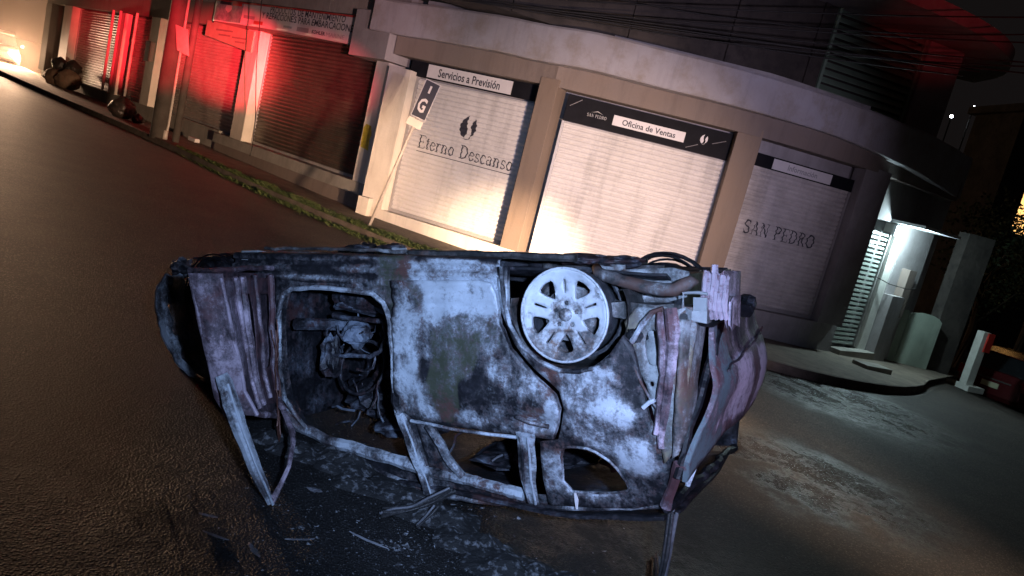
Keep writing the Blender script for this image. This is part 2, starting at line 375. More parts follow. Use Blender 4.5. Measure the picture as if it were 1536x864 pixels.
M['kerbm'] = mat('kerb_concrete', (.15, .12, .10), .9, 0, (.055, .045, .035), 3, .9, .015, 20)
mk('pavement', mb, M['pave'], kind='structure'); mk('kerb', mc, M['kerbm'], kind='structure')
# kerb weeds: uncountable
mb = MB()
def kerbpt(t):
    i = min(NK - 2, int(t)); return K[i].lerp(K[i + 1], t - i), (B[i] - K[i]).normalized()
t0 = next(i for i in range(NK) if K[i].x > -8.6); t1 = next(i for i in range(NK) if K[i].x > -1.3)
for i in range(26000):
    t = t0 + (t1 - t0) * random.random() ** .8; p, d = kerbpt(t)
    fade = (t - t0) / (t1 - t0); wd = .10 + .26 * fade
    o = random.gauss(.08, wd * .5)
    dens = noise.noise(Vector((p.x * 1.6, p.y * 1.6, 3))) * .5 + .5
    if random.random() > dens * (.35 + fade): continue
    x, y = p.x + d.x * o, p.y + d.y * o; z = G(x, y) + (KH if o > .0 else 0)
    h = random.uniform(.02, .075) * (.6 + dens); a = random.uniform(0, 6.28); wv = random.uniform(.004, .011); ln = random.uniform(-.05, .05)
    dx, dy = math.cos(a), math.sin(a)
    mb.add([(x - dx * wv, y - dy * wv, z), (x + dx * wv, y + dy * wv, z), (x + dx * wv * .8 + dy * ln, y + dy * wv * .8 - dx * ln, z + h * .7), (x + dy * ln * 2.4, y - dx * ln * 2.4, z + h)], [(0, 1, 2, 3)])
o = mk('kerb_weeds', mb, M['leaf'], kind='stuff'); o['label'] = 'low green weeds growing along the kerb'; o['category'] = 'weeds'

# ------------------------------------------------------------------ lettering
def text_shape(s, width, height, bold=0.0):
    cu = bpy.data.curves.new('t', 'FONT'); cu.body = s; cu.size = 1; cu.offset = bold; cu.resolution_u = 2
    o = bpy.data.objects.new('t', cu); COL.objects.link(o)
    me = bpy.data.meshes.new_from_object(o)
    vs = [v.co.copy() for v in me.vertices]; fs = [tuple(p.vertices) for p in me.polygons]
    bpy.data.objects.remove(o); bpy.data.curves.remove(cu); bpy.data.meshes.remove(me)
    x0 = min(v.x for v in vs); x1 = max(v.x for v in vs); y0 = min(v.y for v in vs); y1 = max(v.y for v in vs)
    return [((v.x - x0) / (x1 - x0) * width, (v.y - y0) / (y1 - y0) * height) for v in vs], fs
# slab-serif letters drawn by strokes on a 1-high grid: (points, half width)
def arc(cx, cy, rx, ry, a0, a1, n=14): return [(cx + rx * math.cos(R(a0 + (a1 - a0) * i / n)), cy + ry * math.sin(R(a0 + (a1 - a0) * i / n))) for i in range(n + 1)]
T_, t_ = .055, .022
GL = {
 'E': (.66, [([(.16, 0), (.16, 1)], T_), ([(.02, .02), (.6, .02)], t_), ([(.02, .98), (.6, .98)], t_), ([(.16, .5), (.45, .5)], t_), ([(.6, .0), (.6, .2)], t_), ([(.6, .8), (.6, 1)], t_), ([(.45, .4), (.45, .6)], t_)]),
 't': (.34, [([(.15, .06), (.15, .85)], T_), ([(.0, .64), (.32, .64)], t_), ([(.15, .06), (.22, .02), (.33, .06)], t_)]),
 'e': (.48, [(arc(.24, .33, .19, .32, 20, 340), .04), ([(.06, .38), (.43, .38)], t_)]),
 'r': (.42, [([(.12, 0), (.12, .66)], T_), ([(0, .02), (.26, .02)], t_), ([(0, .64), (.12, .64)], t_), (arc(.3, .42, .17, .22, 170, 50, 6), .035)]),
 'n': (.60, [([(.12, 0), (.12, .66)], T_), ([(.44, 0), (.44, .45)], T_), (arc(.29, .43, .16, .21, 170, 0, 8), .03), ([(0, .02), (.24, .02)], t_), ([(.33, .02), (.57, .02)], t_), ([(0, .64), (.12, .64)], t_)]),
 'o': (.52, [(arc(.25, .33, .19, .31, 0, 360), .043)]),
 'D': (.78, [([(.16, 0), (.16, 1)], T_), (arc(.25, .5, .42, .47, -85, 85), .05), ([(.02, .02), (.3, .02)], t_), ([(.02, .98), (.3, .98)], t_)]),
 's': (.42, [(arc(.2, .48, .14, .16, 30, 260, 8) + arc(.2, .17, .15, .16, 80, -150, 8), .035), ([(.33, .48), (.33, .66)], t_), ([(.05, .0), (.05, .18)], t_)]),
 'c': (.46, [(arc(.24, .33, .19, .32, 45, 315), .042), ([(.39, .46), (.39, .62)], t_)]),
 'a': (.52, [([(.38, 0), (.38, .5)], T_), (arc(.23, .48, .15, .17, 0, 150, 7), .03), (arc(.21, .2, .15, .18, 80, 350, 10), .035), ([(.38, .02), (.52, .02)], t_)]),
 'S': (.62, [(arc(.3, .74, .21, .23, 30, 260, 9) + arc(.3, .26, .22, .25, 80, -150, 9), .055), ([(.5, .72), (.5, 1)], t_), ([(.07, .0), (.07, .28)], t_)]),
 'A': (.76, [([(.1, 0), (.36, 1)], .03), ([(.36, 1), (.64, 0)], T_), ([(.19, .34), (.53, .34)], t_), ([(0, .02), (.22, .02)], t_), ([(.5, .02), (.76, .02)], t_)]),
 'N': (.82, [([(.14, 0), (.14, 1)], .03), ([(.14, 1), (.66, 0)], T_), ([(.66, 0), (.66, 1)], .03), ([(0, .02), (.28, .02)], t_), ([(0, .98), (.2, .98)], t_), ([(.54, .98), (.8, .98)], t_)]),
 'P': (.66, [([(.16, 0), (.16, 1)], T_), (arc(.26, .74, .3, .24, -85, 85), .05), ([(.02, .02), (.32, .02)], t_), ([(.02, .98), (.28, .98)], t_), ([(.16, .5), (.28, .5)], t_)]),
 'R': (.74, [([(.16, 0), (.16, 1)], T_), (arc(.26, .76, .28, .22, -85, 85), .05), ([(.02, .02), (.32, .02)], t_), ([(.02, .98), (.28, .98)], t_), ([(.16, .54), (.3, .54)], t_), ([(.34, .52), (.62, .02)], T_), ([(.56, .02), (.74, .02)], t_)]),
 'O': (.84, [(arc(.39, .5, .32, .47, 0, 360, 20), .06)]),
 ' ': (.36, [])}
def serif_text(s, width, height):
    vs, fs = [], []; x = 0
    for ch in s:
        adv, strokes = GL[ch]
        for pts, hw in strokes:
            for i in range(len(pts) - 1):
                a = Vector(pts[i]); b_ = Vector(pts[i + 1]); d = (b_ - a)
                if d.length < 1e-6: continue
                d.normalize(); nrm = Vector((-d.y, d.x)) * hw; e = d * (.01 if len(pts) > 2 else 0)
                k = len(vs)
                for p in (a - e - nrm, b_ + e - nrm, b_ + e + nrm, a - e + nrm): vs.append((x + p.x, p.y))
                fs.append((k, k + 1, k + 2, k + 3))
        x += adv + .06
    sx = width / (x - .06)
    return [(v[0] * sx, v[1] * height) for v in vs], fs
PITCH = .09
PROF = [(.0, -.006), (.006, -.004), (.016, .014), (.036, .022), (.056, .020), (.070, .010), (.080, -.004), (.0895, -.006)]
def slat_out(z):
    z = z % PITCH
    for (a, fa), (b_, fb) in zip(PROF, PROF[1:]):
        if a <= z <= b_: return lerp(fa, fb, (z - a) / (b_ - a))
    return 0
def letters(name, shp, fr, uc, z, m, parent, off=.004, slat_z0=None, center=True, shear=0, skew=0, kids=False, jit=0):
    vs, fs = shp
    W = max(v[0] for v in vs); bm = bmesh.new()
    bv = [bm.verts.new((v[0] - (W / 2 if center else 0) + v[1] * shear, jit * random.random(), v[1])) for v in vs]
    for i, f in enumerate(fs):
        if len(set(f)) > 2:
            try: bm.faces.new([bv[k] for k in f])
            except ValueError: pass
    if slat_z0 is not None:
        H_ = max(v[1] for v in vs); cuts = []
        k = math.floor((z - slat_z0) / PITCH)
        while slat_z0 + k * PITCH < z + H_:
            cuts += [slat_z0 + k * PITCH + a - z for a in (.0, .006, .016, .036, .056, .070, .080)]; k += 1
        for cz in cuts:
            if 0 < cz < H_: bmesh.ops.bisect_plane(bm, geom=bm.verts[:] + bm.edges[:] + bm.faces[:], plane_co=(0, 0, cz), plane_no=(0, 0, 1))
    mb = MB(); idx = {}
    c = fr.p + fr.d * uc
    for i, v in enumerate(bm.verts):
        idx[v] = i; x, y, zz = v.co; o = off + y
        if slat_z0 is not None: o += slat_out(z + zz - slat_z0)
        p = c + fr.r * x + fr.n * o; mb.v.append((p.x, p.y, z + zz + skew * x))
    mb.f = [tuple(idx[v] for v in f.verts) for f in bm.faces if slat_z0 is None or .002 < (z + f.calc_center_median().z - slat_z0) % PITCH < .0868]; bm.free()
    return mk(name, mb, m, parent)

# ------------------------------------------------------------------ roller shutters
slat_cache = {}
def shutter(fr, u0, u1, z0, z1, m, parent, off=0., label=None, tag_=None):
    mb = MB()
    for u in (u0 - .05, u1): mb.box(fr, u, u + .05, off - .03, off + .035, z0, z1)
    mb.box(fr, u0, u1, off - .01, off + .03, z0, z0 + .06)
    sh = mk('roller_shutter', mb, M['frame'], parent)
    if label: sh['label'] = label
    Ln = abs(u1 - u0) - .004; key = (round(Ln, 3), m.name)
    if key not in slat_cache:
        q = MB()
        for x in (0, Ln):
            for z, y in PROF: q.v.append((x, y, z))
            q.v += [(x, -.016, PROF[-1][0]), (x, -.016, 0)]
        k = len(PROF) + 2
        for i in range(k): q.f.append((i, (i + 1) % k, k + (i + 1) % k, k + i))
        q.f += [tuple(range(k)), tuple(range(k, 2 * k))]
        me = bpy.data.meshes.new('slat'); me.from_pydata(q.v, [], q.f)
        bm = bmesh.new(); bm.from_mesh(me); bmesh.ops.recalc_face_normals(bm, faces=bm.faces); bm.to_mesh(me); bm.free()
        me.materials.append(m); slat_cache[key] = me
    xaxis = fr.n.cross(Vector((0, 0, 1)))
    us = u0 + .002 if xaxis.dot(fr.d) > 0 else u1 - .002
    ro = sh; off0 = Vector((0, 0, 0)); qn = sh
    while qn is not None: off0 += qn.location; qn = qn.parent
    zz = z0 + .06; az = math.atan2(xaxis.y, xaxis.x)
    while zz < z1 - .01:
        o = bpy.data.objects.new('slat', slat_cache[key]); link(o); o.parent = sh
        o.location = fr(us, off + random.uniform(-.0015, .0015), zz) - off0; o.rotation_euler = (random.uniform(-.02, .02), 0, az); zz += PITCH
        if zz + PITCH > z1 + .05: break
    return sh

# ------------------------------------------------------------------ building A: row of shops to the left
A_ = root('shop_row', 'long low shop row with metal roller shutters receding to the left', 'building', (-3.8, 16.2, .2))
def wallpart(name, boxes, m, parent, bevel=0, label=None):
    mb = MB()
    for fr, *b_ in boxes: mb.box(fr, *b_)
    o = mk(name, mb, m, parent, bevel=bevel)
    if label: o['label'] = label
    return o
wallpart('wall', [(FA, .25, 24, -.9, -.12, -.3, 4.4)], M['plaster_grey'], A_)
wallpart('wall', [(FA, .9, 2.55, -.12, .30, 3.86, 5.2), (FA, 2.565, 4.3, -.12, .30, 3.86, 5.2), (FA, 4.315, 6.2, -.12, .295, 3.86, 5.2), (FA, 6.215, 24, -.12, .30, 3.86, 5.2)], M['conc'], A_)
wallpart('lintel', [(FA, .9, 24, -.12, .29, 3.26, 3.855)], M['brown'], A_)
# sill step in front of the shutters
wallpart('sill', [(FA, .02, 7.0, -.12, .34, .25, .50)], M['conc'], A_, .01)
wallpart('plinth', [(FA, -.25, 7.0, -.12, .27, -.4, .248)], M['brown'], A_)
wallpart('sill', [(FA, 7.0, 24, -.12, .2, -.2, .56)], M['conc'], A_, .01)
pil = [(-.02, .40), (5.50, 6.15), (11.9, 12.6), (20.6, 21.6)]
for (a, b_) in pil: wallpart('pillar', [(FA, a, b_, -.12, .30, .502 if a < 7 else .562, 3.258)], M['cream'], A_, .008)
wallpart('pillar', [(FA, 14.9, 15.35, -.12, .30, .562, 3.258)], M['cream'], A_, .008)
wallpart('pillar', [(FA, 23.2, 24, -.12, .32, .562, 3.258)], M['brown'], A_, .008)
shutter(FA, .48, 5.44, .505, 3.25, M['sh_dark'], A_, label='dark steel shutter in front of the kerb weeds')
shutter(FA, 6.4, 11.82, .565, 3.25, M['sh_left'], A_)
shutter(FA, 12.7, 14.8, .565, 3.25, M['sh_left'], A_)
shutter(FA, 15.45, 20.5, .565, 3.25, M['sh_left'], A_)
wallpart('beam_end', [(FA, -.30, .98, .0, .62, 2.98, 3.9)], M['plaster_grey'], A_, .01)
# downpipes by the far shutter
for u in (15.9, 15.2, 13.7):
    mb = MB(); mb.tube([FA(u, .36, .6), FA(u, .36, 3.3)], .045, 8)
    for z in (1.2, 2.4): mb.tube([FA(u, .36, z), FA(u, .36, z + .06)], .06, 8)
    mk('downpipe', mb, M['pvc'], A_, smooth=False)
wallpart('meter_box', [(FA, 12.0, 12.35, .30, .46, 1.9, 2.5)], M['brown'], A_, .01)

# long torn banner over the dark shutter
def P_(u, z, o=.40): return FA(u, o, z)
bn = root('shop_banner', 'long torn advertising banner with boat lettering over the dark shutter', 'banner', tuple(FA(4.4, .34, 3.2)))
U0, U1 = .86, 8.05; mb = MB(); nx, nz_ = 60, 8
def bz(u, v):                                   # bottom edge sags a little, sheet ripples where torn
    t = (u - U0) / (U1 - U0)
    return lerp(3.19 + .10 * math.sin(t * 2.6) * .5 + .13 * t, 3.80 + .12 * t, v)
def bo(u, v): return .40 + .018 * math.sin(u * 5) * (1 - v) + .03 * math.exp(-((u - 3.9) / .15) ** 2) + .02 * noise.noise(Vector((u * 2, v * 2, 1)))
for i in range(nx + 1):
    for j in range(nz_ + 1):
        u = lerp(U0, U1, i / nx); v = j / nz_; p = FA(u, bo(u, v), bz(u, v)); mb.v.append(tuple(p))
for i in range(nx):
    for j in range(nz_): a = i * (nz_ + 1) + j; mb.f.append((a, a + 1, a + nz_ + 2, a + nz_ + 1))
k = len(mb.v)
for i in range(nx + 1):
    for j in range(nz_ + 1):
        u = lerp(U0, U1, i / nx); v = j / nz_; p = FA(u, bo(u, v) - .006, bz(u, v)); mb.v.append(tuple(p))
for i in range(nx):
    for j in range(nz_): a = k + i * (nz_ + 1) + j; mb.f.append((a, a + nz_ + 1, a + nz_ + 2, a + 1))
for j in range(nz_):
    for i in (0, nx): a = i * (nz_ + 1) + j; mb.f.append((a, a + 1, a + k + 1, a + k))
for i in range(nx):
    for j in (0, nz_): a = i * (nz_ + 1) + j; mb.f.append((a, a + nz_ + 1, a + nz_ + 1 + k, a + k))
mk('sheet', mb, M['banner'], bn, smooth=True)
def on_banner(name, shp, u_left, v0, m, hscale=1.0, off=.006):      # shape laid on the rippling sheet; x runs right
    vs, fs = shp; q = MB()
    for x, y in vs:
        u = u_left - x; zb = bz(u, 0); zt = bz(u, 1); v = v0 + y / (zt - zb)
        q.v.append(tuple(FA(u, bo(u, v) + off, lerp(zb, zt, v))))
    q.f = [f for f in fs if len(set(f)) > 2]; return mk(name, q, m, bn)
def rect(w_, h_, n=10):
    vs = [(w_ * i / n, h_ * j) for i in range(n + 1) for j in (0, 1)]; return vs, [(2 * i, 2 * i + 1, 2 * i + 3, 2 * i + 2) for i in range(n)]
on_banner('lettering', text_shape('PRODUCTOS DE MANTENIMIENTO', 3.35, .15, .012), 5.0, .70, M['ink'])
on_banner('lettering', text_shape('Y REFACCIONES PARA EMBARCACIONES', 4.15, .15, .012), 5.35, .42, M['ink'])
on_banner('lettering', text_shape('KOHLER', .52, .085, .03), 2.9, .13, M['ink'])
on_banner('lettering', text_shape('MARINE', .78, .085, 0), 2.34, .13, M['grey_ink'])
on_banner('logo_box', rect(.55, .10), 3.62, .12, M['grey_ink']); on_banner('logo_box', rect(.4, .05), 4.2, .16, M['grey_ink'])
on_banner('picture', rect(1.55, .52, 16), 7.98, .05, M['sea'], off=.004)
for (uu, w_, v0, m) in ((7.75, .62, .80, 'ink'), (7.05, .55, .80, 'red_ink'), (5.75, .5, .12, 'red_ink'), (6.3, .55, .3, 'grey_ink')):
    on_banner('logo_box', rect(w_, .08), uu, v0, M[m])
on_banner('stripe', rect(7.1, .04, 50), 8.02, .93, M['red_ink'])
for zz in ((.90), ): pass
mb = MB(); mb.tube([P_(U0 - .02, 3.14, .385), P_(U0 - .02, 3.84, .385)], .02, 6); mb.tube([P_(U1 + .02, 3.30, .385), P_(U1 + .02, 3.94, .385)], .02, 6)
mb.tube([P_(U0, 3.155 + .65, .37), P_(U1, 3.93, .37)], .015, 6)
mk('batten', mb, M['dark'], bn)
sg = root('shop_sign', 'weathered beige board hanging below the left half of the banner', 'sign', tuple(FA(7, .34, 2.8)))
mb = MB(); a = [(5.75, 2.70), (8.55, 2.95), (8.55, 3.36), (5.75, 3.22)]
for o in (.30, .34): mb.v += [tuple(FA(u, o, z)) for u, z in a]
mb.f = [(0, 1, 2, 3), (4, 5, 6, 7)] + [(i, (i + 1) % 4, 4 + (i + 1) % 4, 4 + i) for i in range(4)]
mk('board', mb, M['board'], sg)
for (u, z, w_) in ((7.9, 3.12, 1.0), (6.9, 2.98, .8), (7.7, 3.0, .7), (6.7, 2.88, .55)):
    mb = MB(); mb.box(FA, u - w_, u, .341, .345, z, z + .045); mk('faded_line', mb, M['brown'], sg)

# ------------------------------------------------------------------ building B: the rounded corner building
B_ = root('corner_building', 'rounded corner building with three white roller shutters and a curved canopy', 'building', (1.5, 14.5, -.3))
PLZ = -.95
def quadwall(name, pts, z0, z1, th, m, parent, bevel=0, label=None):     # thick wall following a line of (x, y), thickness away from the street
    P = [Vector((*p, 0)) for p in pts]; mb = MB(); n = len(P)
    for i, p in enumerate(P):
        t = (P[min(i + 1, n - 1)] - P[max(i - 1, 0)]).normalized(); q = p + Vector((-t.y, t.x, 0)) * th
        mb.v += [(p.x, p.y, z0), (p.x, p.y, z1), (q.x, q.y, z1), (q.x, q.y, z0)]
    for i in range(n - 1):
        for j in range(4): mb.f.append((i * 4 + j, i * 4 + (j + 1) % 4, i * 4 + 4 + (j + 1) % 4, i * 4 + 4 + j))
    mb.f += [(0, 1, 2, 3), tuple((n - 1) * 4 + j for j in range(4))]
    o = mk(name, mb, m, parent, bevel=bevel)
    if label: o['label'] = label
    return o
inner = [FB1(-.1, -.12, 0), FB1(2.9, -.12, 0), FB2(1.6, -.12, 0), FB2(3.4, -.12, 0), FB3(0, -.12, 0), FB3(1.95, -.12, 0)]
quadwall('wall', [(p.x, p.y) for p in inner], -.8, 4.3, .5, M['plaster_grey'], B_)
# plinth below the shutters
quadwall('plinth', [(-3.25, 15.05), (-.38, 13.80), (.10, 13.66), (3.70, 13.58)], PLZ, .125, .42, M['cream'], B_)
quadwall('plinth', [(3.702, 13.585), (5.82, 14.36), (6.5, 14.88)], PLZ, .125, .38, M['plaster_grey'], B_)
# pillars
wallpart('pillar', [(FB1, -.42, .10, -.10, .26, .127, 2.9)], M['cream'], B_, .008)
wallpart('pillar_foot', [(FB1, -.40, -.14, .262, .40, -.35, .30)], M['cream'], B_, .008)
wallpart('pillar', [(FB1, 2.84, 3.20, -.10, .32, .127, 3.26)], M['pillar'], B_, .008)
wallpart('pillar', [(FB2, 3.06, 3.50, -.10, .28, .127, 3.26)], M['pillar'], B_, .008)
wallpart('pillar', [(FB3, 2.0, 2.62, -.10, .22, .127, 3.2)], M['plaster_grey'], B_, .008)
# brown beam over the signs and curved canopy
beam = smoothline([(-3.35, 15.0), (-2.9, 14.82), (-.4, 13.72), (.2, 13.6), (3.5, 13.5), (5.8, 14.3), (7.2, 15.3), (8.8, 16.5)], 5)
quadwall('beam', [(p.x, p.y) for p in beam], 3.14, 3.56, .5, M['brown'], B_)
can = smoothline([(-3.95, 15.15), (-2.9, 14.62), (-.5, 13.45), (1.2, 13.15), (3.2, 13.2), (5.0, 13.75), (6.4, 14.5), (7.7, 15.5), (8.9, 16.6)], 8)
mb = MB(); n = len(can)
for i, p in enumerate(can):
    t = (can[min(i + 1, n - 1)] - can[max(i - 1, 0)]).normalized(); q = Vector((-t.y, t.x, 0))
    dip = .03 * noise.noise(p * .9); lo_ = 3.50 if i < n * .62 else lerp(3.50, 3.2, (i - n * .62) / (n * .38))
    for d, z in ((0.0, lo_ + .02), (.0, lo_ + .30), (.0, 4.08), (.03, 4.12), (.35, 4.14), (2.6, 4.2), (2.6, lo_), (.02, lo_)):
        mb.v.append((p.x + q.x * d, p.y + q.y * d, z + dip))
for i in range(n - 1):
    for j in range(8): mb.f.append((i * 8 + j, i * 8 + (j + 1) % 8, i * 8 + 8 + (j + 1) % 8, i * 8 + 8 + j))
mb.f += [tuple(range(8)), tuple((n - 1) * 8 + j for j in range(8))]
mk('canopy', mb, M['fascia'], B_)
s1 = shutter(FB1, .16, 2.80, .13, 2.82, M['sh_white'], B_, label='white shutter lettered Eterno Descanso')
s2 = shutter(FB2, .06, 3.02, .13, 2.62, M['sh_white'], B_, label='white shutter under the Oficina de Ventas sign')
s3 = shutter(FB3, -.34, 1.93, .13, 2.66, M['sh_grey'], B_, label='grey shutter lettered San Pedro')
Z0 = .19
letters('lettering', serif_text('Eterno Descanso', 2.12, .255), FB1, 1.50, 1.50, M['ink'], s1, .003, Z0)
mb = MB()
letters('underline', rect(2.12, .012, 2), FB1, 1.50, 1.43, M['ink'], s1, .004, Z0)
def leafshape(sc_=1.0, flip=1):                   # two leaf halves of the emblem
    L1 = [(.02, .40), (-.09, .32), (-.155, .2), (-.15, .08), (-.09, -.02), (-.02, -.05), (.02, .02), (.035, .1), (.0, .2), (-.01, .3)]
    L2 = [(.165, .36), (.11, .26), (.09, .17), (.13, .1), (.12, .0), (.10, -.03), (.17, .03), (.215, .13), (.21, .25)]
    st = [(-.05, -.07), (.03, -.085), (.10, -.06), (.13, -.02), (.11, -.02), (.08, -.055), (.03, -.07)]
    vs, fs = [], []
    for Lx in (L1, L2, st):
        k = len(vs); vs += [((x + .16) * sc_, (y + .09) * sc_) for x, y in Lx]
        tri = geometry.tessellate_polygon([[Vector((x, y, 0)) for x, y in Lx]]); fs += [tuple(k + i for i in t) for t in tri]
    return vs, fs
letters('emblem', leafshape(.95), FB1, 1.46, 1.86, M['ink'], s1, .003, Z0)
letters('lettering', serif_text('SAN PEDRO', 1.66, .25), FB3, .70, 1.46, M['ink'], s3, .003, Z0)
# sign bands: each a thing
def band(label, fr, u0, u1, z0, z1, wu0, wu1, wz0, wz1, txt, tz, th, tw, tm, off=.06):
    r = root('shop_sign', label, 'sign', tuple(fr((u0 + u1) / 2, off, z0)), group=None)
    mb = MB(); mb.box(fr, u0, u1, off - .06, off, z0, z1); mk('board', mb, M['black'], r)
    mb = MB(); mb.box(fr, wu0, wu1, off + .001, off + .008, wz0, wz1); mk('panel', mb, M['white'], r)
    letters('lettering', text_shape(txt, tw, th, .018), fr, (wu0 + wu1) / 2, tz, tm, r, off + .011)
    return r
r1 = band('black sign band with white Servicios a Previsión panel over the Eterno Descanso shutter', FB1, -.06, 2.82, 2.83, 3.12, .34, 2.20, 2.855, 3.10, 'Servicios a Previsión', 2.895, .16, 1.36, M['ink'])
r2 = band('deep black sign band with white Oficina de Ventas panel over the middle shutter', FB2, .02, 3.05, 2.63, 3.10, .90, 2.22, 2.75, 2.93, 'Oficina de Ventas', 2.785, .105, .98, M['ink'])
r3 = band('dim black sign band with grey panel over the San Pedro shutter', FB3, -.40, 1.96, 2.67, 2.90, .06, 1.42, 2.69, 2.875, 'Información', 2.735, .10, .68, M['grey_ink'])
letters('lettering', serif_text('SAN PEDRO', .36, .055), FB2, .60, 2.80, M['pale_ink'], r2, .064)
letters('emblem', ([(0, 0), (.06, .02), (.12, .045), (.18, .02), (.24, 0), (.12, .03)], [(0, 1, 5), (1, 2, 5), (2, 3, 5), (3, 4, 5)]), FB2, .60, 2.875, M['pale_ink'], r2, .064)
letters('emblem', leafshape(.36), FB2, 2.56, 2.80, M['white'], r2, .064)
for (ua, za, ub, zb) in ((.08, 2.90, .28, 3.05), (2.72, 2.85, 2.95, 2.95), (2.28, 2.68, 2.48, 2.78)):
    mb = MB(); mb.tube([FB2(ua, .063, za), FB2(ub, .063, zb)], .006, 4); mk('accent_line', mb, M['grey_ink'], r2)
# yellow poster on the pillar
mb = MB(); pts = [(.06, 1.18), (.34, 1.22), (.36, 1.62), (.30, 1.7), (.12, 1.68), (.05, 1.5), (.09, 1.42)]
for o in (.303, .308): mb.v += [tuple(FA(u - .0, o, z)) for u, z in pts]
k = len(pts); mb.f = [tuple(range(k)), tuple(range(k, 2 * k))] + [(i, (i + 1) % k, k + (i + 1) % k, k + i) for i in range(k)]
tag(mk('poster', mb, M['poster']), 'torn yellow poster pasted on the pillar beside the dark shutter', 'poster')
# upper storey
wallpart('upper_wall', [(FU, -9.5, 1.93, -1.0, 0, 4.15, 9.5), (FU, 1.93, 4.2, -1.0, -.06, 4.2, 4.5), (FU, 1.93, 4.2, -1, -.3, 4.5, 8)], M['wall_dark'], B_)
wallpart('upper_column', [(FU, 4.2, 5.1, -1.0, .10, 4.15, 6.05)], M['plaster_grey'], B_, .01)
for u in (-6.6, -4.4, -2.2, -.2, 1.6): wallpart('upper_rib', [(FU, u, u + .12, 0, .05, 4.16, 9.4)], M['wall_dark'], B_)
lv = wallpart('louver_window', [(FU, 1.94, 2.0, -.06, .04, 4.3, 6.3)], M['louver'], B_)
wallpart('frame', [(FU, 4.12, 4.19, -.06, .04, 4.3, 6.3)], M['louver'], lv)
for i in range(13):
    z = 4.36 + i * .145; mb = MB(); P = [FU(2.0, .02, z), FU(4.12, .02, z), FU(4.12, -.07, z + .11), FU(2.0, -.07, z + .11)]
    mb.v = [tuple(p) for p in P] + [tuple(p + Vector((0, 0, .012))) for p in P]; mb.f = [(0, 1, 2, 3), (4, 7, 6, 5), (0, 4, 5, 1), (1, 5, 6, 2), (2, 6, 7, 3), (3, 7, 4, 0)]
    mk('slat', mb, M['louver'], lv)
ev = smoothline([(3.4, 13.75), (5.4, 14.05), (7.3, 14.9), (8.6, 16.0), (9.3, 17.3), (9.4, 18.6)], 6)
quadwall('roof_eave', [(p.x, p.y) for p in ev], 6.06, 6.32, 3.2, M['plaster_grey'], B_)
# ------------------------------------------------------------------ the side entrance to the right
wallpart('wall', [(FR, .02, 4.2, -.6, -.2, -.9, 3.25), (FR, 2.3, 3.5, -.2, .02, -.9, 3.2), (FR, .0, 2.3, -.2, .06, 2.35, 3.22)], M['plaster_grey'], B_)
fw = wallpart('window', [(FR, .05, .12, -.19, .05, .55, 2.34), (FR, .62, .72, -.19, .06, .0, 2.34), (FR, .13, .61, -.19, .0, .55, .62)], M['plaster_grey'], B_)
wallpart('pane', [(FR, .13, .61, -.15, -.13, .63, 2.34)], M['glass'], fw)
gr = wallpart('door_grille', [(FR, .76, .79, -.12, .04, -.33, 2.15), (FR, 1.72, 1.75, -.12, .04, -.33, 2.15)], M['frame'], B_)
me_s = None
for i in range(26):
    z = -.30 + i * .094; mb = MB(); mb.box(FR, .795, 1.715, -.05, -.0, z, z + .05); o = mk('slat', mb, M['sh_green'], gr)
wallpart('door_jamb', [(FR, 1.80, 2.08, -.19, .10, -.36, 2.34)], M['post'], B_, .006)
wallpart('threshold', [(FR, .72, 2.1, .06, .34, -.75, -.36)], M['conc'], B_, .008)
wallpart('wall', [(FR, 2.1, 2.6, .02, .30, -.9, .9)], M['plaster_grey'], B_)
wallpart('wall', [(FR, 2.65, 2.95, .02, .20, .45, 1.5)], M['brown'], B_)
wallpart('step', [(Frame((6.55, 14.15), (.9, .35)), .1, .75, .05, .42, -.8, -.37)], M['conc'], B_, .01, label='low concrete step before the lamp-lit door')
wallpart('awning', [(FR, 1.55, 3.1, .0, .75, 2.36, 2.42)], M['white_body'], B_, .004)
fl = root('flood_lamp', 'glaring blue-white flood lamp under the small awning at the side door', 'lamp', tuple(FR(1.75, .2, 2.1)))
mb = MB(); mb.box(FR, 1.60, 1.92, .11, .17, 2.10, 2.33); mk('housing', mb, M['white_body'], fl, bevel=.006)
mb = MB(); mb.box(FR, 1.62, 1.90, .172, .18, 2.12, 2.31); mk('lamp_glass', mb, M['lamp_on'], fl)
p = FR(1.80, .34, 2.12)
lamp('flood_lamp_light', 'POINT', tuple(p), 170, (.70, .95, 1.0), .06)
# ------------------------------------------------------------------ gate wall, post, parked car, lit house beyond
gw = root('gate_panel', 'pale green arched gate panel lit by the side lamp', 'gate', tuple(FG(1.0, 0, -.8)))
mb = MB(); prof = [(.62, -.8), (1.52, -.8), (1.52, .50), (1.42, .57), (1.25, .62), (1.0, .63), (.78, .60), (.62, .56)]
for o in (-.06, .0): mb.v += [tuple(FG(u, o, z)) for u, z in prof]
k = len(prof); mb.f = [tuple(range(k)), tuple(range(k, 2 * k))] + [(i, (i + 1) % k, k + (i + 1) % k, k + i) for i in range(k)]
mk('leaf_panel', mb, M['gate'], gw)
mb = MB(); mb.box(FG, .30, .52, -.12, .08, -.8, .62); mk('gate_post', mb, M['gate'], gw, bevel=.01)
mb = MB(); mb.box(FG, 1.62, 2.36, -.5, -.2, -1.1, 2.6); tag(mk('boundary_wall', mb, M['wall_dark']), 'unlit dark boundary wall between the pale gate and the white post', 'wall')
po = root('entrance_post', 'white square post with a red upper band near the parked car', 'post', tuple(FG(2.55, .3, -.72)))
mb = MB(); mb.box(FG, 2.42, 2.62, .10, .30, -.72, .55); mk('shaft', mb, M['post'], po, bevel=.01)
mb = MB(); mb.box(FG, 2.53, 2.70, .302, .34, .10, .54); mk('red_band', mb, M['redp'], po)
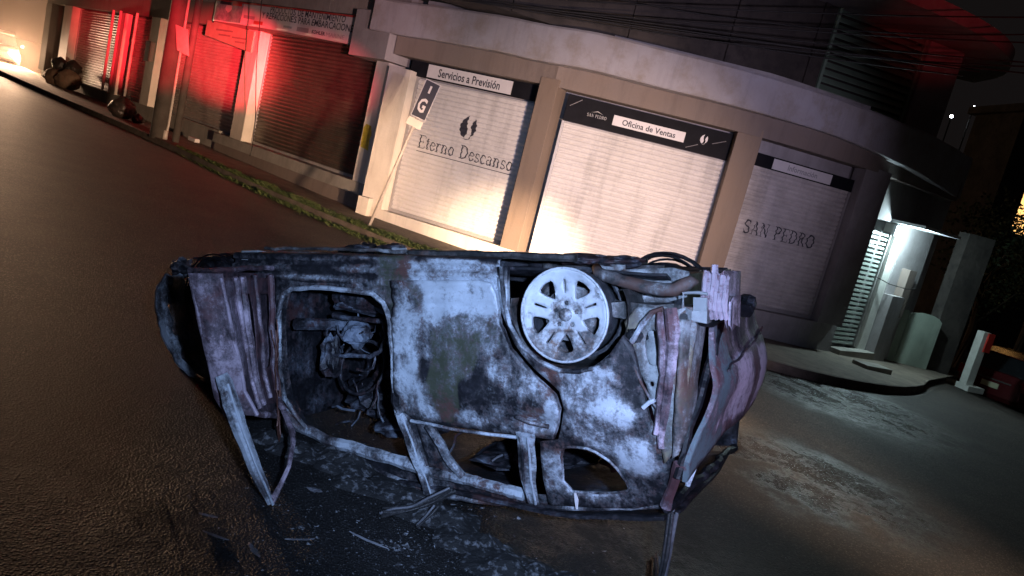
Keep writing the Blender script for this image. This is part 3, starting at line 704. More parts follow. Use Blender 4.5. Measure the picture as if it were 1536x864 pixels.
mb = MB(); mb.box(FG, 2.40, 2.85, .05, .42, -.85, -.722); mk('foot', mb, M['post'], po)

def build_car(name, label, loc, rz, paint, lights_on=False, group=None):
    c = root(name, label, 'car', loc, (0, 0, rz), group)
    # local: x forward length, y width. lower body loft
    def loft(nm, secs, m, smooth=False, bevel=0):
        q = MB(); k = len(secs[0])
        for s_ in secs: q.v += s_
        for i in range(len(secs) - 1):
            for j in range(k): q.f.append((i * k + j, i * k + (j + 1) % k, (i + 1) * k + (j + 1) % k, (i + 1) * k + j))
        q.f += [tuple(range(k)), tuple((len(secs) - 1) * k + j for j in range(k))]
        return mk(nm, q, m, c, keep=True, smooth=smooth, bevel=bevel)
    secs = []
    for x, hw, zb, zs, zt in ((-2.1, .70, .38, .55, .80), (-2.02, .80, .26, .6, .93), (-1.6, .86, .2, .62, .96), (-.6, .87, .18, .6, .94), (.6, .87, .18, .6, .92), (1.2, .86, .2, .58, .84), (1.75, .82, .22, .52, .74), (2.02, .72, .26, .45, .62), (2.1, .6, .32, .42, .54)):
        secs.append([(x, -hw * .92, zb), (x, -hw, (zb + zs) / 2), (x, -hw, zs), (x, -hw * .9, zt), (x, -hw * .5, zt + .03), (x, hw * .5, zt + .03), (x, hw * .9, zt), (x, hw, zs), (x, hw, (zb + zs) / 2), (x, hw * .92, zb)])
    body = loft('body', secs, paint, bevel=.01)
    cab = []
    for x, hw, z, hb in ((-1.95, .68, .9, .74), (-1.55, .60, 1.36, .76), (-.9, .60, 1.44, .78), (.1, .60, 1.42, .78), (.55, .62, 1.25, .78), (1.15, .70, .86, .76)):
        cab.append([(x, -hb, .86), (x, -hw, z), (x, hw, z), (x, hb, .86)])
    loft('cabin', cab, M['glass'])
    rf = []
    for x, hw, z in ((-1.6, .60, 1.37), (-.9, .61, 1.452), (.1, .61, 1.432), (.4, .61, 1.34)):
        rf.append([(x, -hw, z), (x, -hw, z + .02), (x, hw, z + .02), (x, hw, z)])
    loft('roof', rf, paint)
    for sx in (-1.3, 1.32):
        for sy in (-1, 1):
            q = MB(); q.tube([(sx, sy * .70, .31), (sx, sy * .885, .31)], .31, 20, ref=(0, 0, 1)); wh = mk('wheel', q, M['tyre'], c, keep=True)
            q = MB(); q.tube([(sx, sy * .86, .31), (sx, sy * .893, .31)], .19, 16); mk('hub', q, M['chrome'], wh, keep=True)
    for sy in (-1, 1):
        q = MB(); q.tube([(2.03, sy * .56, .57), (2.10, sy * .56, .57)], .15 if lights_on else .10, 14); mk('headlight', q, M['head_on'] if lights_on else M['chrome'], c, keep=True)
        q = MB(); q.box(lambda u, o, z: Vector((u, o, z)), -2.09, -2.0, sy * .72 - .1, sy * .72 + .1, .66, .88); mk('tail_lamp', q, M['taillamp'], c, keep=True)
        q = MB(); q.box(lambda u, o, z: Vector((u, o, z)), .75, .9, sy * .93 - .07, sy * .93 + .07, .9, 1.02); mk('wing_mirror', q, paint, c, keep=True, bevel=.02)
    for x in (-2.13, 2.13):
        q = MB(); q.box(lambda u, o, z: Vector((u, o, z)), x - .015, x + .015, -.2, .2, .42 if x > 0 else .55, .53 if x > 0 else .68); mk('number_plate', q, M['plate'], c, keep=True)
    q = MB(); q.box(lambda u, o, z: Vector((u, o, z)), -2.12, -2.06, -.45, .45, .74, .77); mk('trim_strip', q, M['chrome'], c, keep=True)
    return c
build_car('parked_car', 'dark red car parked beyond the white post', (13.9, 19.9, G(13.9, 19.9)), R(38), M['carpaint'])
HC = (-25.7, 34.7)
build_car('oncoming_car', 'oncoming car with a blazing headlight at the far left', (HC[0], HC[1], G(*HC)), R(-52), M['carsilver'], True)
lamp('headlight_beam', 'SPOT', (HC[0] + 1.7, HC[1] - 2.0, G(*HC) + 1.1), 5600, (1.0, .62, .40), .4, (-3, 6, -.4), 46, .9)
lamp('headlight_glow', 'POINT', (HC[0] + 1.95, HC[1] - 1.15, G(*HC) + .62), 2600, (1.0, .62, .36), .12)  # extra point lamp before the lens, lights the smoke into a halo

mb = MB(); mb.tube([(14.6, 24.6, -2.2), (14.6, 24.6, .6)], .11, 8); tag(mk('yard_post', mb, M['gate'], smooth=True), 'thin pale green post standing behind the parked car', 'post')
hs = root('hillside_house', 'dark house beyond the car with one warm lit window', 'house', (20.5, 33, -1))
FH = Frame((18.9, 31.8), (1, .1))
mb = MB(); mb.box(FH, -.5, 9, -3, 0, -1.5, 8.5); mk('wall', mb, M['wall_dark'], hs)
# window
mb = MB()
for (a, b_, c_, d_) in ((.6, 2.5, 5.66, 5.72), (.6, 2.5, 3.7, 3.76), (.56, .6, 3.7, 5.72), (2.5, 2.54, 3.7, 5.72), (.6, 2.5, 4.25, 4.29)): mb.box(FH, a, b_, .0, .06, c_, d_)
for i in range(1, 5): mb.box(FH, .6 + i * .38, .625 + i * .38, .02, .05, 3.76, 5.66)
wf = mk('window', mb, M['dark'], hs)
mb = MB(); mb.box(FH, .6, 2.5, .003, .012, 3.77, 5.65); mk('pane', mb, M['win_on'], wf)
mb = MB(); mb.box(FH, -.8, 9.3, -3.2, .5, 8.5, 8.8); mk('roof', mb, M['wall_dark'], hs)
# far street lamps on the hill
for (x, y, z, r, lb) in ((29.5, 60, 12.9, .12, 'brightest distant lamp on the dark hill'), (30.9, 60, 14.0, .05, 'faint distant lamp, left one of the upper pair'), (31.6, 60, 14.05, .08, 'distant lamp, right one of the upper pair')):
    t = root('distant_lamp', lb, 'lamp', (x, y, z - 6), group='far lamps on the hillside')
    mb = MB(); mb.tube([(x, y, z - 6), (x, y, z)], .06, 6); mk('mast', mb, M['dark'], t)
    mb = MB(); mb.tube([(x, y, z - r), (x, y, z - r * .3), (x, y, z + r * .5), (x, y, z + r)], [r * .5, r, r * .8, r * .2], 10); mk('lantern', mb, M['far_on'], t)
mb = MB(); Hn = 40
for i in range(Hn):
    for j in range(8):
        a = -20 + 110 * i / (Hn - 1); y = 50 + j * 9; z = -2.6 + (j / 7) ** .8 * (9.0 + 3 * noise.noise(Vector((a * .05, j * .3, 0)))) * min(1, max(0, (a + 16) / 30))
        mb.v.append((a, y, z))
for i in range(Hn - 1):
    for j in range(7): mb.f.append((i * 8 + j, i * 8 + 8 + j, i * 8 + 9 + j, i * 8 + j + 1))
mk('hill', mb, M['leaf2'], kind='structure', smooth=True)
# trees right
def tree(label, x, y, h, cr, seed):
    rnd = random.Random(seed); z = G(x, y); t = root('tree', label, 'tree', (x, y, z), group='dark trees behind the parked car')
    mb = MB(); mb.tube([(x, y, z - .1), (x + .1, y, z + h * .3), (x - .05, y + .1, z + h * .6)], [.16, .11, .05], 8)
    for k in range(7):
        a = k * .9; mb.tube([(x, y, z + h * (.3 + .05 * k)), (x + math.cos(a) * cr * .6, y + math.sin(a) * cr * .6, z + h * (.55 + .05 * k))], [.05, .015], 5)
    mk('trunk', mb, M['bark'], t)
    mb = MB()
    cl = [(rnd.gauss(0, cr * .45), rnd.gauss(0, cr * .45), h * rnd.uniform(.45, .98), rnd.uniform(.25, .5) * cr) for _ in range(26)]
    for cx, cy, cz, r in cl:
        for _ in range(120):
            v = Vector((rnd.gauss(0, 1), rnd.gauss(0, 1), rnd.gauss(0, .8))).normalized() * r * rnd.uniform(.6, 1.05)
            p = Vector((x + cx, y + cy, z + cz)) + v; a = Vector((rnd.gauss(0, 1), rnd.gauss(0, 1), rnd.gauss(0, 1))).normalized() * .07; b_ = v.cross(a).normalized() * .035
            mb.add([p - a, p + b_, p + a, p - b_], [(0, 1, 2, 3)])
    mk('crown', mb, M['leaf2'], t)
tree('broad dark tree behind the parked car', 13.6, 22.5, 5.4, 1.7, 3)
tree('taller dark tree at the right edge by the lit window', 17.5, 26.0, 7.0, 2.0, 5)

# ------------------------------------------------------------------ utility pole, sign post, rubbish
px, py = -9.55, 18.75; pz = G(px, py) + .1
up = root('utility_pole', 'dark utility pole with pale conduits and paper notices on the pavement', 'pole', (px, py, pz))
mb = MB(); mb.tube([(px, py, pz), (px, py, pz + 8.5)], [.20, .17], 14); mk('shaft', mb, M['pole'], up, smooth=True)
mb = MB(); mb.tube([(px - .17, py - .02, pz), (px - .165, py, pz + 3.4)], .028, 8); mk('conduit', mb, M['pipe'], up, smooth=True)
mb = MB(); mb.tube([(px + .20, py - .05, pz), (px + .21, py, pz + .4), (px + .22, py, pz + 8)], .032, 8); mb.tube([(px + .20, py - .05, pz), (px + .20, py - .05, pz + .25)], .06, 8); mk('conduit', mb, M['pipe'], up, smooth=True)
mb = MB(); mb.tube([(px + .40, py + .1, pz), (px + .42, py + .1, pz + 8)], .09, 8); mk('brace_post', mb, M['pole'], up, smooth=True)
for dx in (.30, .50):
    mb = MB(); mb.tube([(px + dx, py - .02, pz + 3.55), (px + dx + .01, py - .02, pz + 5.4)], .06, 8); mk('cable_sleeve', mb, M['yellow'], up, smooth=True)
FPn = Frame((px, py - .17), (1, -.12))
for (u0, u1, z0, z1, tlt) in ((.16, .50, 2.28, 2.85, -.2),):
    mb = MB(); P = [FPn(u0 - tlt * .4, .03, z0 + .02), FPn(u1 - tlt * .4, .03, z0 - .06), FPn(u1 + tlt * .3, .03, z1 - .02), FPn(u0 + tlt * .3, .03, z1 + .03)]
    mb.v = [tuple(q) for q in P] + [tuple(q + FPn.n * .01) for q in P]; mb.f = [(0, 1, 2, 3), (4, 5, 6, 7), (0, 1, 5, 4), (1, 2, 6, 5), (2, 3, 7, 6), (3, 0, 4, 7)]
    mk('notice', mb, M['paper'], up)
# leaning street sign
b0 = Vector((-2.72, 13.05, G(-2.72, 13.05) + .12)); top = Vector((-2.16, 13.05, b0.z + 2.72))
ax = (top - b0).normalized()
ss = root('street_sign', 'thin leaning sign post with a dark plate lettered IG', 'sign', tuple(b0))
mb = MB(); mb.tube([b0, b0 + ax * 2.5], .028, 8); mk('post', mb, M['pipe'], ss, smooth=True)
rt = Vector((1, 0, 0)); rt = (rt - ax * rt.dot(ax)).normalized(); nn = rt.cross(ax)
if nn.y > 0: nn = -nn
def plq(c0, w0, h0, d0=.012, lift=0):
    P = [c0 + rt * a * w0 + ax * b_ * h0 + nn * (.035 + lift) for a, b_ in ((-.5, 0), (.5, 0), (.5, 1), (-.5, 1))]; q = MB()
    q.v = [tuple(x) for x in P] + [tuple(x + nn * d0) for x in P]; q.f = [(0, 1, 2, 3), (4, 5, 6, 7), (0, 1, 5, 4), (1, 2, 6, 5), (2, 3, 7, 6), (3, 0, 4, 7)]; return q
c0 = b0 + ax * 2.12 + rt * .02
mk('border', plq(c0, .27, .66), M['white'], ss); mk('plate', plq(c0 + ax * .012, .245, .636, .012, .004), M['ink'], ss)
mk('lower_plate', plq(b0 + ax * 1.95, .27, .145), M['cream'], ss, bevel=.005)
for ch, w_, h_, az, axx in (('I', .035, .13, .45, .0), ('G', .14, .25, .10, -.02)):
    vs, fs = text_shape(ch, w_, h_, .03); q = MB()
    for x, y in vs: q.v.append(tuple(c0 + rt * (x - w_ / 2 + axx) + ax * (az + y) + nn * .056))
    q.f = fs; mk('lettering', q, M['white'], ss)
# garbage bags
def bag(label, x, y, r, seed, h=.8, group=None, m='bag'):
    rnd = random.Random(seed); z = G(x, y) + KH; bm = bmesh.new(); bmesh.ops.create_icosphere(bm, subdivisions=4, radius=1)
    q = MB()
    for v in bm.verts:
        c_ = v.co.copy(); f = 1 + .22 * noise.noise(c_ * 2.2 + Vector((seed, 0, 0))) + .10 * noise.noise(c_ * 6 + Vector((0, seed, 0)))
        zz = c_.z * h
        if c_.z > .72: f *= 1 - (c_.z - .72) * 1.6; zz += (c_.z - .72) * .9
        q.v.append((x + c_.x * r * f, y + c_.y * r * f, z + max(0, (zz + h * .82) * r * (1 + .1 * f))))
    q.f = [tuple(v.index for v in f.verts) for f in bm.faces]; bm.free()
    o = mk('garbage_bag', q, M[m], smooth=True); return tag(o, label, 'garbage bag', group)
gp_ = 'rubbish bags left along the shops'
bag('black rubbish bag slumped on the pavement left of the utility pole', -12.15, 21.6, .36, 3, .75, gp_)
bag('small dark bag just right of the slumped rubbish bag', -11.5, 21.3, .17, 9, .7, gp_)
gx, gy = -18.0, 27.9
for i, (dx, dy, dz, r, lb) in enumerate(((-.40, .1, 0, .38, 'brownish bag at the foot of the far heap, street side'), (.28, -.2, 0, .42, 'brownish bag at the foot of the far heap, shop side'), (-.3, .1, .56, .28, 'round bag on top of the far heap, left one'), (.25, 0, .55, .30, 'round bag on top of the far heap, right one'))):
    o = bag(lb, gx + dx, gy + dy, r, 20 + i, .8, gp_, 'bag' if dz else 'card'); o.location.z += dz
mb = MB(); mb.box(FA, 7.1, 7.55, .62, .75, .12, .22); o = mk('polystyrene_scrap', mb, M['white'], bevel=.01); tag(o, 'white scrap lying at the foot of the red-lit shutter', 'scrap')

# ------------------------------------------------------------------ overhead cables
def cable(label, a, b_, sag, r=.012, grp='overhead cables across the facade'):
    a = Vector(a); b_ = Vector(b_); P = []
    for i in range(25):
        t = i / 24; p = a.lerp(b_, t); p.z -= sag * 4 * t * (1 - t); P.append(p)
    mb = MB(); mb.tube(P, r, 5, False); tag(mk('overhead_cable', mb, M['cable'], smooth=True), label, 'cable', grp)
CL = 'thin black cable crossing above the canopy'
CN = ['lowest of the bundle at the left', 'rising most steeply to the eave corner', 'second below the eave corner', 'sagging deepest over the middle', 'running lowest past the louver window', 'short one ending at the column', 'topmost over the eave', 'from the canopy crest to the eave']
for a, b_, s in (((-4.4, 13, 3.86), (6.6, 13, 4.95), .02), ((-2.4, 13, 4.0), (7.6, 13, 5.65), .10), ((-3.0, 13, 4.05), (7.6, 13, 5.32), .12), ((-1.6, 13, 4.12), (7.5, 13, 5.25), .2), ((-6, 13, 3.75), (7.3, 13, 5.10), .12),
                 ((-.3, 13.1, 4.25), (6.4, 13.1, 4.85), .06), ((-1.5, 12.9, 4.25), (7.8, 12.9, 6.1), .1), ((0, 13.2, 4.7), (7.8, 13.2, 5.9), .25)):
    cable(CL + ', ' + CN.pop(0), a, b_, s)
def cable2(label, pts, r=.01):
    mb = MB(); mb.tube(pts, r, 5, False); tag(mk('hanging_wire', mb, M['cable'], smooth=True), label, 'wire')
cable2('thin slack wire hanging down between the two shop pillars', [(-6.9, 17, 3.9), (-6.75, 17, 2.4), (-6.55, 17, 1.2), (-6.5, 17, .6), (-6.52, 17, .35)])
cable2('short wire looping across the side door to the gate', [tuple(FR(1.6, .12, 1.2)), tuple(FR(2.0, .2, 1.12)), tuple(FR(2.5, .3, 1.1)), tuple(FR(2.9, .32, 1.13))])
# ------------------------------------------------------------------ the burnt van, on its roof, nose down
# its own frame: x towards its tail, y across to the far side, z towards its underside (up, since it lies inverted)
van = root('burnt_van', 'burnt-out van lying upside down in the street, nose dipped to the road', 'van', (.261, 3.22, 1.15))
van.rotation_euler = (Matrix.Rotation(R(-27), 3, 'Z') @ Matrix.Rotation(R(-14.5), 3, 'Y')).to_euler()
VM = Matrix.Translation((.261, 3.22, 1.15)) @ (Matrix.Rotation(R(-27), 4, 'Z') @ Matrix.Rotation(R(-14.5), 4, 'Y'))
WID = 1.62
def sideY(s, h):
    y = 0.0 if h > -.42 else (-.42 - h) * .32
    y += .018 * math.cos((h + .1) * 3.0) * -1 + .018
    if s > .40: y += (s - .40) ** 2 * 2.2
    if s < -2.3: y += (-2.3 - s) ** 2 * .25
    return y
def dent(s, h, a=1.0): return a * (.016 * noise.noise(Vector((s * 3, h * 3, 2))) + .006 * noise.noise(Vector((s * 11, h * 11, 5))))
# burn map: (s, h, rs, rh, ash, olive, rust), later entries blend over earlier ones
BL = [
 (-.55, .10, .36, .07, .74, .1, 0), (-.60, .0, .30, .16, .84, 0, 0), (-.42, .04, .12, .12, .80, 0, 0), (-.84, .03, .09, .10, .30, .7, 0),
 (-.86, -.22, .10, .30, .72, .1, 0), (-.72, -.46, .12, .11, .70, .2, 0), (-.70, -.16, .13, .10, .58, .2, 0),
 (-.57, -.20, .15, .16, .30, .85, .1), (-.64, -.40, .10, .17, .24, .85, 0), (-.47, -.08, .14, .06, .34, .8, 0), (-.37, -.14, .06, .08, .50, .8, 0),
 (-.28, -.30, .12, .12, .42, 0, .12), (-.40, -.40, .11, .09, .08, 0, .2), (-.50, -.53, .10, .05, .62, .2, .1), (-.30, -.50, .16, .07, .38, 0, .1), (-.14, -.50, .07, .06, .45, .9, .2),
 (-.22, -.20, .04, .10, .35, 0, 0), (-.12, -.32, .05, .08, .50, .3, 0), (-.06, -.46, .04, .09, .74, 0, 0),
 (.10, -.26, .16, .05, .66, .3, 0), (.12, -.36, .16, .09, .58, .35, .1), (.22, -.42, .11, .08, .68, .1, 0), (.10, -.50, .15, .07, .46, .2, .3), (.33, -.60, .12, .10, .72, 0, 0), (.20, -.56, .12, .05, .58, 0, .2),
 (.38, -.80, .12, .06, .18, 0, .3), (.0, -.75, .3, .12, .50, .1, 0), (.42, -.48, .04, .12, .3, .1, .6)]
def burnmap(co, base=(.16, .05, .05)):
    a, g, r = base; s, h = co[0], co[2]
    for bs, bh, rs, rh, A, O_, Ru in BL:
        d = math.sqrt(((s - bs) / rs) ** 2 + ((h - bh) / rh) ** 2)
        k = max(0, min(1, (1.25 - d) / .6)); k = k * k * (3 - 2 * k)
        a = lerp(a, A, k); g = lerp(g, O_, k); r = lerp(r, Ru, k)
    return (a, g, r)
def const(a, g=0, r=0): return lambda co: (a, g, r)
def patchy(a, g=0, r=0, sc_=4, amp=.4, seed=0):
    def f(co):
        n = noise.noise(Vector(co) * sc_ + Vector((seed, 0, 0))) * amp; n2 = noise.noise(Vector(co) * sc_ * 1.3 + Vector((0, seed + 9, 0))) * amp
        return (a + n, max(0, g + n2), max(0, r - n))
    return f
def inpoly(x, y, P):
    c = False; j = len(P) - 1
    for i in range(len(P)):
        if (P[i][1] > y) != (P[j][1] > y) and x < (P[j][0] - P[i][0]) * (y - P[i][1]) / (P[j][1] - P[i][1]) + P[i][0]: c = not c
        j = i
    return c
def dense(P, st):
    out = []
    for i in range(len(P)):
        a = Vector(P[i]); b_ = Vector(P[(i + 1) % len(P)]); n = max(1, int((b_ - a).length / st))
        out += [tuple(a.lerp(b_, k / n)) for k in range(n)]
    return out
def roundp(P, it=2):                              # corner cutting
    for _ in range(it):
        Q = []
        for i in range(len(P)):
            a = Vector(P[i]); b_ = Vector(P[(i + 1) % len(P)]); Q += [tuple(a.lerp(b_, .22)), tuple(a.lerp(b_, .78))]
        P = Q
    return P
def panel(name, outer, holes, fn, th, m, parent, colfn, st=.03, smooth=True, thdir=(0, 1, 0)):
    outer = dense(outer, st); holes = [dense(h_, st) for h_ in holes]
    V = []; E_ = []
    for P in [outer] + holes:
        k = len(V); V += [Vector(p) for p in P]; E_ += [(k + i, k + (i + 1) % len(P)) for i in range(len(P))]
    xs = [p[0] for p in outer]; ys = [p[1] for p in outer]; x = min(xs); row = 0
    edgepts = [Vector(p) for P in [outer] + holes for p in P]
    y = min(ys)
    while y < max(ys):
        x = min(xs) + (st * .5 if row % 2 else 0)
        while x < max(xs):
            if inpoly(x, y, outer) and not any(inpoly(x, y, h_) for h_ in holes):
                q = Vector((x, y))
                if min((q - e).length_squared for e in edgepts) > (st * .5) ** 2: V.append(q)
            x += st
        y += st * .87; row += 1
    vo, eo, fo, *_ = geometry.delaunay_2d_cdt(V, E_, [], 0, 1e-6)
    F = []
    for f in fo:
        cx = sum(vo[i].x for i in f) / len(f); cy = sum(vo[i].y for i in f) / len(f)
        if inpoly(cx, cy, outer) and not any(inpoly(cx, cy, h_) for h_ in holes): F.append(tuple(f))
    front = [Vector(fn(v.x, v.y)) for v in vo]; td = Vector(thdir) * th
    n = len(vo); mb = MB(); mb.v = [tuple(p) for p in front] + [tuple(p + td) for p in front]
    cnt = {}
    for f in F:
        for i in range(len(f)):
            a, b_ = f[i], f[(i + 1) % len(f)]; cnt[(min(a, b_), max(a, b_))] = cnt.get((min(a, b_), max(a, b_)), 0) + 1
    mb.f = F + [tuple(i + n for i in f[::-1]) for f in F]
    for (a, b_), c in cnt.items():
        if c == 1: mb.f.append((a, b_, b_ + n, a + n))
    o = mk(name, mb, m, parent, keep=True, colfn=colfn)
    if smooth:
        for p in o.data.polygons[:2 * len(F)]: p.use_smooth = True
    # drop unused verts
    bm = bmesh.new(); bm.from_mesh(o.data); bmesh.ops.delete(bm, geom=[v for v in bm.verts if not v.link_faces], context='VERTS'); bm.to_mesh(o.data); bm.free()
    return o
def vt(name, pts, r, m, parent=None, n=7, flat=1.0, ref=(0, 0, 1), col=(.3, .05, .05), smooth=None, jag=0, fine=True):
    if smooth is None: smooth = n > 10
    P = [Vector(p) for p in pts]; rs = list(r) if isinstance(r, (list, tuple)) else [r] * len(P)
    if fine:
        Q, q = [], []
        for i in range(len(P) - 1):
            k = max(1, int((P[i + 1] - P[i]).length / .035))
            for t in range(k): Q.append(P[i].lerp(P[i + 1], t / k)); q.append(lerp(rs[i], rs[i + 1], t / k))
        Q.append(P[-1]); q.append(rs[-1]); P, rs = Q, q
        jag_ = jag
        P = [p + .35 * jag * Vector((noise.noise(p * 31), noise.noise(p * 31 + Vector((3, 1, 0))), noise.noise(p * 31 + Vector((0, 5, 2))))) for p in P]
        rs = [r_ * (1 + (.22 if jag else .05) * noise.noise(p * 19)) for p, r_ in zip(P, rs)]
        P = [p + Vector((noise.noise(p * 7), noise.noise(p * 7 + Vector((3, 1, 0))), noise.noise(p * 7 + Vector((0, 5, 2))))) * jag for p in P]
    mb = MB(); mb.tube(P, rs, n, True, flat, ref)
    return mk(name, mb, m, parent or van, keep=True, smooth=smooth, colfn=patchy(*col, 9, .5, 3) if isinstance(col, tuple) else col)
def vbox(name, x0, x1, y0, y1, z0, z1, m, parent=None, col=(.3, .05, .05), bevel=.004, cr=.0, n=6):
    mb = MB(); k = 0                              # a box of n slices so that it can be crumpled
    for i in range(n + 1):
        x = lerp(x0, x1, i / n); c = cr * math.sin(i * 2.4 + x0 * 9)
        mb.v += [(x, y0 - c, z0 + c), (x, y1 + c, z0 - c * .5), (x, y1 + c, z1 + c), (x, y0 - c, z1 - c)]
    for i in range(n):
        for j in range(4): mb.f.append((i * 4 + j, i * 4 + (j + 1) % 4, i * 4 + 4 + (j + 1) % 4, i * 4 + 4 + j))
    mb.f += [(0, 1, 2, 3), (4 * n, 4 * n + 1, 4 * n + 2, 4 * n + 3)]
    return mk(name, mb, m, parent or van, keep=True, colfn=patchy(*col, 7, .5, 1))
BM, TM, IM, CM = M['burnt'], M['burnt_tail'], M['burnt_inner'], M['charred']
side = lambda s, h: (s, sideY(s, h) + dent(s, h), h)

# --- rear door with window frame
door_out = [(-.955, .115), (-.45, .135), (-.375, .125), (-.345, .06), (-.335, -.02), (-.27, -.17), (-.16, -.275), (-.045, -.36), (-.02, -.42), (-.045, -.50), (-.075, -.575),
            (-.32, -.585), (-.54, -.59), (-.73, -.595), (-.86, -.575), (-.915, -.54), (-.935, -.45), (-.925, -.22), (-.945, .02)]
def doorf(s, h):
    y = sideY(s, h) + dent(s, h) - .022
    for h0, w_, a in ((.02, .016, .016), (-.055, .012, -.012), (.085, .01, .008)): y += a * math.exp(-((h - h0 - .02 * s) / w_) ** 2)
    y += .028 * math.exp(-(((s + .17) / .10) ** 2 + ((h + .505) / .030) ** 2))           # handle recess
    y += .010 * math.exp(-(((s + .62) / .10) ** 2 + ((h - .005) / .02) ** 2))
    y += .02 * math.exp(-((h + .585) / .02) ** 2) * .4
    return (s, y, h)
rd = panel('rear_door', door_out, [], doorf, .03, BM, van, burnmap, .022)
vt('handle', [(-.25, sideY(0, -.5) - .022, -.485), (-.17, sideY(0, -.5) - .036, -.50), (-.08, sideY(0, -.5) - .022, -.51)], .010, BM, rd, col=(.35, 0, .1))
Y_ = sideY
vt('window_frame', [(-.925, Y_(0, -.56) - .015, -.555), (-.905, Y_(0, -.66) - .015, -.66), (-.885, Y_(0, -.8) - .012, -.80), (-.865, Y_(0, -.93), -.93), (-.855, Y_(0, -1) - .0, -1.0)], [.038, .042, .045, .048, .05], BM, rd, flat=.6, ref=(1, 0, 0), col=(.42, 0, .05), jag=.01, smooth=False)
vt('window_frame', [(-.76, Y_(0, -.6) - .02, -.60), (-.72, Y_(0, -.7) - .015, -.70), (-.68, Y_(0, -.8) - .01, -.80), (-.635, Y_(0, -.87), -.87)], [.022, .024, .024, .02], BM, rd, ref=(1, 0, 0), col=(.35, 0, .35), jag=.01, smooth=False)
panel('frame_web', [(-.86, -.58), (-.76, -.6), (-.68, -.84), (-.72, -.90), (-.83, -.90)], [], lambda s, h: (s, Y_(s, h) + .005, h), .01, BM, rd, patchy(.2, .1, .35, 6), .03)
vt('window_frame', [(-.205, Y_(0, -.56) - .03, -.565), (-.215, Y_(0, -.68) - .03, -.68), (-.225, Y_(0, -.8) - .03, -.80), (-.225, Y_(0, -.93) - .02, -.935)], [.052, .046, .040, .034], BM, rd, ref=(0, 1, 0), flat=.3, col=(.45, .15, .05), jag=.01, smooth=False)
for xo in (-.018, .020):
    vt('frame_lip', [(-.925 + xo, Y_(0, -.56) - .035, -.56), (-.905 + xo, Y_(0, -.66) - .035, -.66), (-.885 + xo, Y_(0, -.8) - .035, -.80), (-.865 + xo, Y_(0, -.93) - .03, -.93), (-.855 + xo, Y_(0, -1) - .03, -.995)], .006, BM, rd, col=(.85 if xo > 0 else .2, 0, .05), jag=.006)
    vt('frame_lip', [(-.205 + xo, Y_(0, -.57) - .048, -.575), (-.215 + xo, Y_(0, -.68) - .046, -.68), (-.225 + xo, Y_(0, -.8) - .044, -.80), (-.225 + xo, Y_(0, -.93) - .036, -.93)], .006, BM, rd, col=(.75 if xo > 0 else .25, 0, .05), jag=.006)
vt('belt_moulding', [(-.86, Y_(0, -.59) - .028, -.588), (-.55, Y_(0, -.59) - .032, -.596), (-.26, Y_(0, -.59) - .03, -.590)], .008, BM, rd, col=(.6, 0, .1), jag=.003)
# --- rocker sill with pressed ridges
mb = MB(); prf = [(.235, .30), (.243, .06), (.238, .02), (.225, .0), (.205, .002), (.195, .016), (.18, .016), (.168, -.004), (.15, -.008), (.135, .008), (.12, .010), (.108, -.004), (.09, -.004), (.078, .012), (.062, .016), (.05, .05), (.05, .12)]
ns = 70
for i in range(ns + 1):
    s = lerp(-2.1, -.345, i / ns)
    for h, y in prf: mb.v.append((s, y + .01 + dent(s, h, .8) + .003 * noise.noise(Vector((s * 20, h * 30, 0))), h + .006 * noise.noise(Vector((s * 6, h * 5, 1)))))
k = len(prf)
for i in range(ns):
    for j in range(k - 1): mb.f.append((i * k + j, i * k + j + 1, i * k + k + j + 1, i * k + k + j))
def sillcol(co):
    s, y, h = co; a = .20 + .45 * noise.noise(Vector((s * 3, h * 40, 0))); g = .1
    if s > -.95: a = .62 + .2 * noise.noise(Vector((s * 5, h * 20, 4)))
    if s > -1.05 and s < -.85: g = .8; a = .3
    if h > .225: a = .12
    return (a, g, .08)
mk('rocker_sill', mb, BM, van, keep=True, smooth=True, colfn=sillcol)
# --- body side round the front door opening, hinge pillar
c_out = [(-2.02, .10), (-.90, .10), (-.885, -.3), (-.88, -.58), (-.93, -.63), (-.975, -.60), (-.94, -.45), (-.945, -.25), (-.965, -.10), (-1.0, -.01), (-1.07, .045), (-1.25, .062), (-1.5, .062), (-1.64, .05), (-1.70, .02), (-1.728, -.06), (-1.735, -.2), (-1.73, -.42), (-1.745, -.58), (-1.70, -.70), (-1.64, -.77), (-1.80, -.80), (-2.02, -.72)]
panel('door_frame', c_out, [], lambda s, h: (s, Y_(s, h) + .012 + dent(s, h), h), .05, BM, van, lambda co: (.22 + .25 * noise.noise(Vector((co[0] * 5, co[2] * 5, 3))), .5 if co[0] > -1.1 else .15, .1 if co[0] > -1.6 else .35), .03)
seal = [(-.965, -.58), (-.945, -.40), (-.95, -.22), (-.972, -.08), (-1.01, .0), (-1.08, .045), (-1.25, .058), (-1.5, .056), (-1.64, .044), (-1.70, .01), (-1.722, -.07), (-1.728, -.2), (-1.725, -.42), (-1.74, -.58), (-1.70, -.68), (-1.64, -.75)]
vt('door_seal', [(s, Y_(s, h) + .0, h) for s, h in seal], .013, BM, col=(.52, 0, .06), jag=.006)
